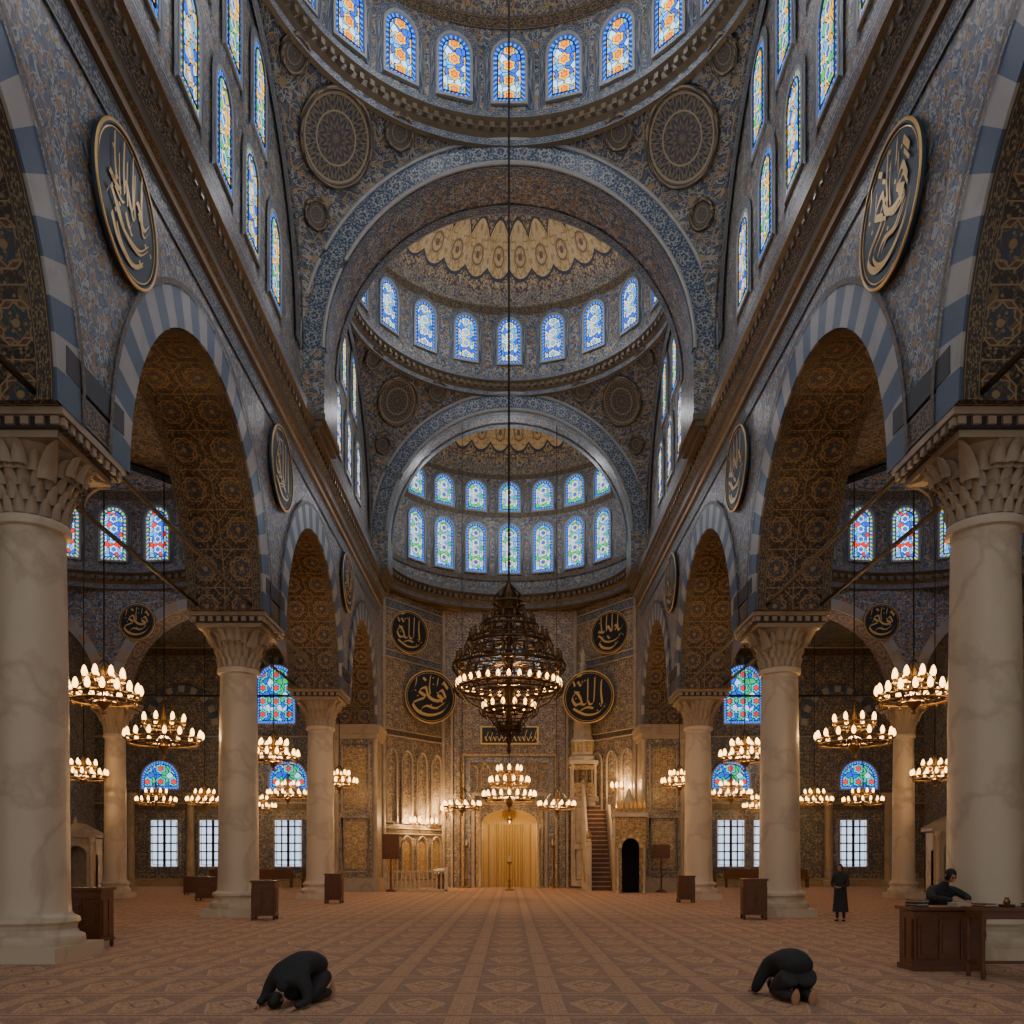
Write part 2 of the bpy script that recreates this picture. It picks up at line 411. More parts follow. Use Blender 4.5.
for sg,side in ((-1,'left'),(1,'right')):
    mb=MB()
    P=lambda s,z,d,sg=sg:(sg*(XF-d),s,z)
    spans=[]
    for i in range(4):
        a,b=CY[i],CY[i+1]; c=(a+b)/2; hw=(b-a)/2-1.45; spans.append((c,hw,5.3 if i<3 else 5.0))
    wall_arches(mb,P,XB-XF,spans,-7,CY[4]+1.3,ZS,ZT+2,M_BLUE,M_SOFF)
    for (c,hw,rise) in spans:
        arch_band(mb,P,c,hw,rise,ZS,.85,29,.06,(M_VBLUE,M_WHITE))
        nn=40
        for rr0,rr1,off,mat in ((.87,1.0,.09,M_BANDG),):
            mb.grid(lambda a,b,c=c,hw=hw,rise=rise:P(c-(hw+rr0+(rr1-rr0)*b)*cos(pi*a),ZS+(rise+rr0+(rr1-rr0)*b)*sin(pi*a),off),nn,1,mat,lambda a,b:(a*16,b))
        for d0,w0,mt in ((.0,.3,M_BANDG),(2.1,.3,M_BANDG)):
            mb.grid(lambda a,b,c=c,hw=hw,rise=rise:P(c-(hw-.03)*cos(pi*a),ZS+(rise-.03)*sin(pi*a),-(d0+w0*b)),nn,1,mt,lambda a,b:(a*16,b))
    for y in CY[1:4]:
        mb.box((sg*(XF-.03),y,10.9),(.08,2.3,.5),M_BANDG)
        mb.grid(lambda a,b,y=y:(sg*(XF-.05),y-1.3+2.6*a,10.05+.55*b),8,1,M_BANDG,lambda a,b:(a*2.6,b))
    mb.grid(lambda a,b:(sg*(XF-.04),-7+59.5*a,ZT-.6+.6*b),60,1,M_BANDB,lambda a,b:(a*59.5,b))
    mb.obj('wall_'+side)
    tr=MB()
    for i in range(4):
        tr.tube([(sg*8.35,CY[i]+1.2,10.15),(sg*8.35,CY[i+1]-1.2,10.15)],.06,M_IRON,6)
        tr.tube([(sg*10.1,CY[i]+1.2,10.15),(sg*10.1,CY[i+1]-1.2,10.15)],.06,M_IRON,6)
    tr.obj('tie_rod')
    cb=MB()
    prof=[(0,ZT),(.14,ZT+.03),(.14,ZT+.22),(.26,ZT+.3),(.26,ZT+.62),(.45,ZT+.8),(.5,ZT+1.0),(.62,ZT+1.08),(.62,ZT+1.4),(.5,ZT+1.46),(0,ZT+1.6)]
    ms=[M_GILT,M_STONE,M_BANDG,M_GILT,M_BANDB,M_BANDG,M_GILT,M_BANDG,M_GILT,M_BANDG]
    for k in range(len(prof)-1):
        p,q=prof[k],prof[k+1]
        cb.grid(lambda a,b:(sg*(XF-(p[0]+(q[0]-p[0])*b)),-7+59.8*a,p[1]+(q[1]-p[1])*b),60,1,ms[k],lambda a,b:(a*59.8,b))
    y=8.0
    while y<52.5:
        cb.box((sg*(XF-.37),y,ZT+.9),(.30,.17,.22),M_GILT); y+=.42
    for ya,yb in ((YA,YB),(YC,YD)):
        for k,(o,z,h) in enumerate(((.74,18.3,.22),(.90,18.52,.22),(1.04,18.75,.24))):
            cb.box((sg*(8.02-o/2),(ya+yb)/2,z),(o,yb-ya+.1+.1*k,h),M_GILT)
    cb.obj('trim_cornice_'+side)
    ub=MB()
    def top(y):
        if y<16.8: return 30
        if y<=YA: return Z1+sqrt(max(0,R*R-(y-Y1)**2))
        if y<=YB: return 30
        return Z2+sqrt(max(0,R*R-(y-Y2)**2))
    ys=[-7,16.79]+[16.8+16*k/48 for k in range(49)]+[YA+.01,YB-.01]+[YB+(YC-YB)*k/48 for k in range(49)]+[YC+.01,54]
    for a,b in zip(ys,ys[1:]):
        if b-a<1e-6: continue
        ta,tb=top(a),top(b)
        if a>=YC: ta=tb=21
        ub.face([(sg*R,a,ZT+1.5),(sg*R,b,ZT+1.5),(sg*R,b,tb),(sg*R,a,ta)],M_BLUE2,[(a,ZT),(b,ZT),(b,tb),(a,ta)])
    for yc,zc,lo in ((Y1,Z1,-99),(Y2,Z2,YB)):
        for r0,r1,off,mat in ((7.15,7.9,.08,M_BANDB),(6.98,7.15,.16,M_BANDG),(7.9,8.02,.16,M_BANDG)):
            ub.grid(lambda a,b:(sg*(R-off),yc-(r0+(r1-r0)*b)*cos(pi*a),zc+(r0+(r1-r0)*b)*sin(pi*a)),48,1,mat,lambda a,b:(a*24,b),skip=lambda q:q[0][1]<lo)
    ub.grid(lambda a,b:(sg*(R-.06),16.8+32.6*a,19.25+.9*b),40,1,M_BANDB,lambda a,b:(a*32.6,b),skip=lambda q:YA-.5<q[0][1]<YB)
    ub.obj('wall_clerestory_'+side)

# ---------------------------------------------------------------- columns
def leaf(mb,c,ang,r,z0,w,h,out,mat):
    ca,sa=cos(ang),sin(ang)
    def fn(a,b):
        x=(a-.5)*w*(1-.75*b**2.5); bulge=.06*(1-(2*a-1)**2)
        rr=r+out*b**2+bulge; zz=z0+h*(b-.12*max(0,b-.8)*5)
        return (c[0]+rr*ca-x*sa,c[1]+rr*sa+x*ca,c[2]+zz)
    mb.grid(fn,4,5,mat)
mb=MB()
mb.box((0,0,.14),(1.9,1.9,.28),M_MARB)
mb.lathe([(.93,.28),(.95,.36),(.93,.46),(.84,.5),(.79,.58),(.80,.66),(.86,.72),(.84,.8),(.74,.84),(.70,.9),(.68,1.2),(.66,3.0),(.64,5.5),(.60,8.1),(.60,8.15),(.68,8.18),(.70,8.26),(.68,8.34),(.60,8.36)],(0,0,0),48,M_MARB)
mb.lathe([(.60,8.34),(.62,8.8),(.74,9.2),(1.0,9.5),(1.05,9.56)],(0,0,0),32,M_CAP)
for t,(n,r,z,w,h,o) in enumerate([(18,.62,8.36,.22,.36,.09),(18,.63,8.6,.24,.38,.15),(20,.68,8.85,.24,.36,.2),(22,.80,9.1,.26,.36,.22)]):
    for k in range(n): leaf(mb,(0,0,0),2*pi*(k+.5*(t%2))/n,r,z,w,h,o,M_CAP)
for k in range(4):
    a=pi/4+k*pi/2; leaf(mb,(0,0,0),a,.9,8.95,.34,.62,.50,M_CAP)
    for j in (-.28,0,.28): leaf(mb,(0,0,0),k*pi/2+j,.92,9.15,.26,.42,.2,M_CAP)
mb.box((0,0,9.62),(2.1,2.1,.14),M_CAP)
mb.box((0,0,9.78),(2.3,2.3,.2),M_BANDG); mb.box((0,0,9.94),(2.5,2.5,.14),M_CAP)
for k in range(9):
    for s_ in (-1,1):
        mb.box((s_*1.18,-1.08+k*.27,9.78),(.08,.15,.14),M_CAP); mb.box((-1.08+k*.27,s_*1.18,9.78),(.15,.08,.14),M_CAP)
ME_COL=mb.mesh('marble_column')
for sg in (-1,1):
    for y in CY[:4]: add('marble_column',ME_COL,(sg*XC,y,0))
    add('marble_column',ME_COL,(sg*19.8,43.2,0),sc=(.8,.8,.98))
    add('marble_column',ME_COL,(sg*28.6,43.2,0),sc=(.8,.8,.98))
for sg,side in ((-1,'left'),(1,'right')):
    mb=MB()
    mb.box((sg*9.2,52.6,.4),(2.7,2.7,.8),M_STONE); mb.box((sg*9.2,52.6,5.0),(2.4,2.4,8.4),M_WARM)
    mb.box((sg*9.2,52.6,9.3),(2.6,2.6,.3),M_STONE); mb.box((sg*9.2,52.6,9.65),(2.9,2.9,.4),M_CAP); mb.box((sg*9.2,52.6,9.9),(3.0,3.0,.16),M_STONE)
    for e in (-1,1): mb.lathe([(.16,.8),(.16,8.9),(.24,9.1)],(sg*9.2+e*1.15,51.45,0),12,M_STONE)
    for z0,z1 in ((1.2,4.4),(4.8,8.8)):
        mb.tube([(sg*9.2-.8,51.36,z0),(sg*9.2-.8,51.36,z1),(sg*9.2+.8,51.36,z1),(sg*9.2+.8,51.36,z0),(sg*9.2-.8,51.36,z0)],.07,M_STONE,5)
        mb.box((sg*9.2,51.38,(z0+z1)/2),(1.3,.05,z1-z0-.4),M_GOLDT)
    mb.obj('pier_'+side)

# ---------------------------------------------------------------- vault structure
def pendentives(mb,yc,zc,lo,mat):
    def fn(a,b):
        f=2*pi*a; rm=R/max(abs(sin(f)),abs(cos(f))); rho=R+(rm-R)*b
        return (rho*sin(f),yc+rho*cos(f),zc+sqrt(max(0,2*R*R-rho*rho)))
    def uvp(a,b):
        p=fn(a,b); return (a*50,p[2]*1.3)
    mb.grid(fn,128,10,mat,uvp,skip=lambda q:sum(p[1] for p in q)/4<lo)
def ring_cornice(mb,c,r,z,h,out,seg=96,a0=0,a1=2*pi,ry=None):
    ry=ry or r
    prof=[(0,0),(.3,.05),(.3,.28),(.6,.4),(.6,.62),(1,.75),(1,.95),(0,1)]
    ms=[M_GILT,M_BANDB,M_GILT,M_BANDG,M_GILT,M_BANDB,M_GILT]
    for k in range(7):
        p,q=prof[k],prof[k+1]
        def fn(a,b):
            o=out*(p[0]+(q[0]-p[0])*b); t=a0+(a1-a0)*a
            return (c[0]+(r-o)*sin(t),c[1]+(ry-o)*cos(t),z+h*(p[1]+(q[1]-p[1])*b))
        mb.grid(fn,seg,1,ms[k],lambda a,b:(a*(a1-a0)*r,b))
    n=int((a1-a0)*r/.45)
    for k in range(n):
        t=a0+(a1-a0)*(k+.5)/n
        mb.box((c[0]+(r-out*.75)*sin(t),c[1]+(ry-out*.75)*cos(t),z+h*.5),(.18,out*.5,h*.18),M_GILT,-t)
def drum_dome(mb,c,r,z0,z1,rise,matd,a0=0,a1=2*pi,ry=None,mw=M_BLUE2):
    ry=ry or r
    mb.grid(lambda a,b:(c[0]+r*sin(a0+(a1-a0)*a),c[1]+ry*cos(a0+(a1-a0)*a),z0+(z1-z0)*b),96,1,mw,lambda a,b:(a*(a1-a0)*r,z0+(z1-z0)*b))
    f=(a1-a0)/(2*pi)
    mb.grid(lambda a,b:(c[0]+r*cos(b*pi/2)*sin(a0+(a1-a0)*a),c[1]+ry*cos(b*pi/2)*cos(a0+(a1-a0)*a),z1+rise*sin(b*pi/2)),96,20,matd,lambda a,b:(a*f,b))
    mb.grid(lambda a,b:(c[0]+(r-.06)*sin(a0+(a1-a0)*a),c[1]+(ry-.06)*cos(a0+(a1-a0)*a),z1-.1+.5*b),96,1,M_BANDG,lambda a,b:(a*(a1-a0)*r,b))
mb=MB(); pendentives(mb,Y1,Z1,-99,M_PEND); pendentives(mb,Y2,Z2,YB,M_PEND)
def cap(mb,cc,d,Rs,rad):
    d=Vector(d).normalized(); x=d.cross(Vector((0,0,1))).normalized(); y=x.cross(d)
    mb.grid(lambda a,b:Vector(cc)+Rs*(d*cos(rad/Rs*b)+(x*cos(2*pi*a)+y*sin(2*pi*a))*sin(rad/Rs*b)),48,6,M_ROUND,lambda a,b:(a,b))
    P=[Vector(cc)+(Rs-.03)*(d*cos(rad/Rs)+(x*cos(2*pi*k/48)+y*sin(2*pi*k/48))*sin(rad/Rs)) for k in range(49)]
    mb.tube(P,.09,M_BANDG,6)
Rs=R*sqrt(2)
for sx in (-1,1):
    cap(mb,(0,Y1,Z1),(sx*6.37,6.5,6.78),Rs-.12,1.4); cap(mb,(0,Y2,Z2),(sx*6.25,6.5,6.6),Rs-.12,1.2)
    cap(mb,(0,Y1,Z1),(sx*6.37,-6.5,6.78),Rs-.12,1.4)
    for (yc,zc) in ((Y1,Z1),(Y2,Z2)):
        for dx,dy,dz,rr in ((4.3,7.6,8.0,.5),(7.6,4.3,8.0,.5),(7.2,7.3,4.6,.45)):
            cap(mb,(0,yc,zc),(sx*dx,dy,dz),Rs-.1,rr)
mb.obj('ceiling_pendentives')
mb=MB(); ring_cornice(mb,(0,Y1),8.1,Z1+R-.35,1.1,.5); drum_dome(mb,(0,Y1),8.1,Z1+R,33.7,7.0,M_DOME1); mb.obj('ceiling_main_dome')
mb=MB(); ring_cornice(mb,(0,Y2),8.1,Z2+R-.35,1.0,.45); drum_dome(mb,(0,Y2),8.1,Z2+R,33.35,4.5,M_DOME2); mb.obj('ceiling_second_dome')
def rib(name,ya,yb,zc,zlow,rin):
    mb=MB()
    for y in (ya,yb):
        mb.grid(lambda a,b:(-(rin+(8.02-rin)*b)*cos(pi*a),y,zc+(rin+(8.02-rin)*b)*sin(pi*a)),64,1,M_BANDB,lambda a,b:(a*25,b))
        for sg in (-1,1): mb.face([(sg*rin,y,zlow),(sg*8.02,y,zlow),(sg*8.02,y,zc),(sg*rin,y,zc)],M_BLUE2,[(0,zlow),(1,zlow),(1,zc),(0,zc)])
        for rr in (rin+.04,7.98):
            mb.tube([(-rr*cos(pi*k/64),y-.02,zc+rr*sin(pi*k/64)) for k in range(65)],.08,M_FRAME,6)
    mb.grid(lambda a,b:(-rin*cos(pi*a),ya+(yb-ya)*b,zc+rin*sin(pi*a)),64,1,M_BLUE2,lambda a,b:(b*(yb-ya),a*22))
    for d0,w0 in ((.05,.45),(yb-ya-.5,.45)):
        mb.grid(lambda a,b:(-(rin-.05)*cos(pi*a),ya+d0+w0*b,zc+(rin-.05)*sin(pi*a)),64,1,M_BANDB,lambda a,b:(a*22,b))
    for sg in (-1,1):
        mb.face([(sg*rin,ya,zlow),(sg*rin,yb,zlow),(sg*rin,yb,zc),(sg*rin,ya,zc)],M_BLUE2,[(0,zlow),(2.5,zlow),(2.5,zc),(0,zc)])
        mb.face([(sg*rin,ya,zlow),(sg*rin,yb,zlow),(sg*8.02,yb,zlow),(sg*8.02,ya,zlow)],M_SOFF)
    mb.obj(name)
rib('trim_arch_main',YA,YB,Z1,18.85,7.05)
rib('trim_arch_apse',YC,YD,Z2-.1,18.85,7.0)

# apse
mb=MB()
AX,AY=8.0,7.5
mb.grid(lambda a,b:(AX*sin(-pi/2+pi*a),YD+AY*cos(-pi/2+pi*a),19.6+(28.2-19.6)*b),64,1,M_BLUE2,lambda a,b:(a*25,19.6+8.6*b))
mb.grid(lambda a,b:(AX*cos(b*pi/2)*sin(-pi/2+pi*a),YD+AY*cos(b*pi/2)*cos(-pi/2+pi*a),28.2+5.5*sin(b*pi/2)),64,20,M_DOME3,lambda a,b:(a*.5,b))
ring_cornice(mb,(0,YD),AX,19.0,1.2,.7,64,-pi/2,pi/2,AY)
for z in (21.0,25.35,27.95):
    mb.grid(lambda a,b:((AX-.08)*sin(-pi/2+pi*a),YD+(AY-.08)*cos(-pi/2+pi*a),z+.32*b),64,1,M_BANDG,lambda a,b:(a*25,b))
mb.obj('wall_apse_drum')
mb=MB()
YQ=59.2; FX=4.6
mb.grid(lambda a,b:(AX*sin(-pi/2+pi*a)*(1+.2*b),YD+AY*cos(-pi/2+pi*a)*(1+.25*b),19.05),64,1,M_SOFF)
P=lambda s,z,d:(s,YQ-d,z)
wall_arches(mb,P,.25,[(0,1.9,1.0)],-FX,FX,4.4,19.3,M_WARM,M_GOLDT,24,0.0)
for sg in (-1,1):
    A=(sg*FX,YQ); B=(sg*8.2,54.3)
    mb.face([(A[0],A[1],0),(B[0],B[1],0),(B[0],B[1],19.3),(A[0],A[1],19.3)],M_WARM,[(0,0),(5.9,0),(5.9,19.3),(0,19.3)])
    mb.face([(sg*8.2,54.3,0),(sg*8.2,52,0),(sg*8.2,52,19.3),(sg*8.2,54.3,19.3)],M_WARM,[(0,0),(2.3,0),(2.3,19.3),(0,19.3)])
mb.obj('wall_qibla')
# mihrab
mb=MB()
nr=22
def nich(a,b):
    t=pi*a; r=1.88*(1+.035*cos(nr*2*t)); 
    return (-r*cos(t),YQ+1.3*sin(t)*(1+.03*cos(nr*2*t)),.0+4.4*b)
mb.grid(nich,132,1,M_NICHE,lambda a,b:(a*6,b*4))
mb.grid(lambda a,b:(-1.88*cos(pi*a)*cos(b*pi/2),YQ+1.3*sin(pi*a)*cos(b*pi/2),4.4+1.0*sin(b*pi/2)),48,10,M_NICHE,lambda a,b:(a*6,b*2))
def rect_frame(mb,x,z0,z1,w,d,mat,y=YQ):
    mb.box((-x,y-d/2,(z0+z1)/2),(w,d,z1-z0),mat); mb.box((x,y-d/2,(z0+z1)/2),(w,d,z1-z0),mat); mb.box((0,y-d/2,z1+w/2),(2*x+w,d,w),mat)
rect_frame(mb,2.15,0,5.7,.28,.35,M_GOLDT)
rect_frame(mb,2.5,0,6.3,.22,.28,M_STONE)
rect_frame(mb,2.85,0,8.6,.35,.22,M_BLUE)
rect_frame(mb,3.2,0,9.0,.2,.3,M_GOLDT)
rect_frame(mb,3.6,0,12.6,.4,.24,M_WARM)
rect_frame(mb,3.95,0,13.0,.16,.34,M_STONE)
for x in (-2.0,2.0): mb.lathe([(.16,0),(.16,.3),(.1,.4),(.1,3.7),(.17,3.9),(.17,4.05)],(x,YQ-.4,0),12,M_STONE)
for k in range(-3,4):
    x=k*.82
    mb.tube([(x-.3,YQ-.1,6.9),(x-.3,YQ-.1,8.0)]+[(x-.3*cos(pi*q/10),YQ-.1,8.0+.42*sin(pi*q/10)) for q in range(11)]+[(x+.3,YQ-.1,8.0),(x+.3,YQ-.1,6.9)],.045,M_GOLDT,5)
mb.box((0,YQ-.2,10.45),(4.0,.14,1.25),M_GOLD); mb.box((0,YQ-.24,10.45),(3.75,.14,1.05),M_BLACK)
rnd=random.Random(5)
for k in range(11):
    x=-1.65+k*.33; h=rnd.uniform(.25,.75)
    mb.ribbon([(x+.04*q,10.1+h*q/5) for q in range(6)],(.05,.05),YQ-.33,M_GOLD)
    mb.ribbon([(x+.3*q/8-.1,10.2+.14*sin(q*.8+k)) for q in range(9)],(.04,.07),YQ-.33,M_GOLD)
mb.obj('mihrab')
m=MB(); m.lathe([(.02,-.3),(.14,-.2),(.2,0),(.12,.15),(.16,.3),(.15,.31),(.1,.15),(.1,.0)],(0,0,0),14,M_BRASS); m.lathe([(.01,-.02),(.05,.06),(.04,.14),(.01,.2)],(0,0,.05),8,M_BULB)
for k in range(3): m.tube([(.15*cos(k*2.1),.15*sin(k*2.1),.3),(0,0,.7)],.01,M_BRASS,4)
m.tube([(0,0,.7),(0,0,1.0)],.012,M_BRASS,4)
o=m.obj('added_niche_lamp',(0,YQ-.25,4.6)); lamp('bulb_light',(0,-.5,-.4),85,(1,.66,.28),.06,o)  # hanging lamp added to brighten the gilded niche
for sg,side in ((-1,'left'),(1,'right')):
    mb=MB()
    A=Vector((sg*FX,YQ,0)); B=Vector((sg*8.2,54.3,0)); D=(B-A).normalized(); Nn=Vector((-D.y,D.x,0))
    if Nn.y>0: Nn=-Nn
    def PP(s,z,o): 
        q=A+D*s+Nn*o; return (q.x,q.y,z)
    for z,h,m in ((.0,.5,M_STONE),(3.6,.35,M_BANDG),(9.9,.4,M_BANDG),(14.9,.45,M_BANDB),(18.0,.6,M_BANDB)):
        mb.grid(lambda a,b:PP(5.9*a,z+h*b,.07),12,1,m,lambda a,b:(a*5.9,b))
        mb.tube([PP(0,z,.08),PP(5.9,z,.08)],.05,M_STONE,5); mb.tube([PP(0,z+h,.08),PP(5.9,z+h,.08)],.05,M_STONE,5)
    for k in range(4):
        s=.75+k*1.45; w=.48
        for z0,z1 in ((4.3,8.3),(.7,2.7)):
            pts=[PP(s-w,z0,.1),PP(s-w,z1,.1)]+[PP(s-w*cos(pi*q/12),z1+.75*sin(pi*q/12),.1) for q in range(13)]+[PP(s+w,z1,.1),PP(s+w,z0,.1),PP(s-w,z0,.1)]
            mb.tube(pts,.07,M_STONE,5)
            mb.grid(lambda a,b:PP(s-w*(1-2*a),z0+b*(z1+.75*sin(pi*a)-z0),.03),12,1,M_GOLDT if z0<4 else M_WARM,lambda a,b:(a*2*w,b*4))
    for s in (0.05,5.85): mb.tube([PP(s,0,.1),PP(s,19,.1)],.14,M_STONE,8)
    mb.obj('trim_qibla_'+side)

# ---------------------------------------------------------------- windows
def win_mesh(name,w,h,gA,gB,fr=M_FRAME,bw=.16,round_=True,deep=.14,surround=None):
    mb=MB(); hw=w/2; hs=h/2-hw if round_ else h/2
    def outline(o,n=16):
        a=hw+o
        if round_:
            pts=[(-a,-h/2-o),(-a,hs)]+[(-a*cos(pi*k/n),hs+a*sin(pi*k/n)) for k in range(1,n)]+[(a,hs),(a,-h/2-o)]
        else: pts=[(-a,-h/2-o),(-a,hs+o),(a,hs+o),(a,-h/2-o)]
        return pts
    inn=outline(-bw); out=outline(0)
    n=len(inn)
    mb.face([(p[0],-.04,p[1]) for p in inn],gA,[(p[0],p[1]) for p in inn])
    L=0
    for k in range(n):
        a,b=inn[k],inn[(k+1)%n]; c,d=out[(k+1)%n],out[k]
        l=math.hypot(c[0]-d[0],c[1]-d[1])
        mb.face([(a[0],-.04,a[1]),(b[0],-.04,b[1]),(c[0],-.04,c[1]),(d[0],-.04,d[1])],gB,[(L,1),(L+l,1),(L+l,0),(L,0)]); L+=l
    mb.tube([(p[0],-.06,p[1]) for p in inn+[inn[0]]],.025,M_IRON,4)
    A=outline(0); B=outline(.10); dp=deep
    for k in range(n):
        a,b=A[k],A[(k+1)%n]; c,d=B[(k+1)%n],B[k]
        mb.face([(a[0],-dp,a[1]),(b[0],-dp,b[1]),(c[0],-dp,c[1]),(d[0],-dp,d[1])],fr)
        mb.face([(a[0],-dp,a[1]),(b[0],-dp,b[1]),(b[0],0,b[1]),(a[0],0,a[1])],fr)
        mb.face([(d[0],-dp,d[1]),(c[0],-dp,c[1]),(c[0],0,c[1]),(d[0],0,d[1])],fr)
    if surround:
        A=outline(.10); B=outline(.10+surround)
        for k in range(n-1):
            a,b=A[k],A[k+1]; c,d=B[k+1],B[k]
            mb.face([(a[0],-.05,a[1]),(b[0],-.05,b[1]),(c[0],-.05,c[1]),(d[0],-.05,d[1])],M_BANDB,[(k*.3,0),(k*.3+.3,0),(k*.3+.3,1),(k*.3,1)])
    return mb.mesh(name)
WN=[0]
def win(me,loc,rz):
    WN[0]+=1; return add('window_%d'%WN[0],me,loc,(0,0,rz))
def ringwin(me,c,r,z,angs,ry=None):
    ry=ry or r
    for t in angs:
        nx,ny=sin(t)/r,cos(t)/ry
        win(me,(c[0]+(r-.03)*sin(t),c[1]+(ry-.03)*cos(t),z),-math.atan2(nx,ny))
W1=win_mesh('window_drum',1.2,2.3,MG_MAIN,MB_BLUE,surround=.28)
ringwin(W1,(0,Y1),8.1,31.95,[2*pi*k/24 for k in range(24)])
W2=win_mesh('window_second_drum',1.25,2.55,MG_PALE,MB_BLUE,surround=.28)
ringwin(W2,(0,Y2),8.1,31.75,[2*pi*k/20 for k in range(20)])
W3=win_mesh('window_apse_tall',1.35,3.3,MG_APSE,MB_BLUE,surround=.25)
W4=win_mesh('window_apse_short',1.35,1.95,MG_APSE,MB_BLUE,surround=.25)
an=[math.radians(16.8*k) for k in range(-3,4)]
ringwin(W3,(0,YD),AX,23.2,an,AY); ringwin(W4,(0,YD),AX,26.75,an,AY)
WS1=win_mesh('window_clerestory_a',1.3,2.9,MG_SIDE2,MB_MULTI,surround=.25,deep=.07)
WS2=win_mesh('window_clerestory_b',1.3,2.9,MG_SIDE,MB_BLUE,surround=.25,deep=.07)
for sg in (-1,1):
    rz=-sg*pi/2
    for i,y in enumerate((3.0,7.0,11.0,15.0,18.8,21.4,24.0,26.6,29.2)): win(WS1 if (i+(sg>0))%2 else WS2,(sg*7.98,y,22.3),rz)
    for y in (22.2,24.8,27.4): win(WS2,(sg*7.98,y,26.3),rz)
    for i,y in enumerate((37.4,40.0,42.6,45.2)): win(WS1,(sg*7.98,y,22.3),rz)
    for y in (38.6,41.3,44.0): win(WS2,(sg*7.98,y,26.0),rz)

mb=MB()
lz=14.5
mb.grid(lambda a,b:(-2.5*b*cos(pi*a),YQ-.06,lz+2.5*b*sin(pi*a)),40,1,MG_LUN,lambda a,b:(-2.5*b*cos(pi*a),2.5*b*sin(pi*a)))
for r_ in (.9,1.7,2.5): mb.tube([(-r_*cos(pi*k/32),YQ-.12,lz+r_*sin(pi*k/32)) for k in range(33)],.1,M_STONE,6)
for k in range(1,14):
    t=pi*k/14; mb.tube([(-.9*cos(t),YQ-.12,lz+.9*sin(t)),(-2.5*cos(t),YQ-.12,lz+2.5*sin(t))],.06,M_STONE,5)
    for rq in (2.1,1.3):
        mb.M=Matrix.Translation((-rq*cos(t),YQ-.12,lz+rq*sin(t)))@Matrix.Rotation(pi/2,4,'X'); mb.torus((0,0,0),.22 if rq>2 else .14,.05,M_STONE,14,4); mb.M=Matrix.Identity(4)
arch_band(mb,lambda s,z,d:(s,YQ-d,z),0,2.55,2.55,lz,.75,19,.18,(M_VBLUE,M_WHITE))
mb.box((0,YQ-.15,lz-.15),(6.8,.35,.3),M_STONE)
WN[0]+=1; mb.obj('window_%d'%WN[0])

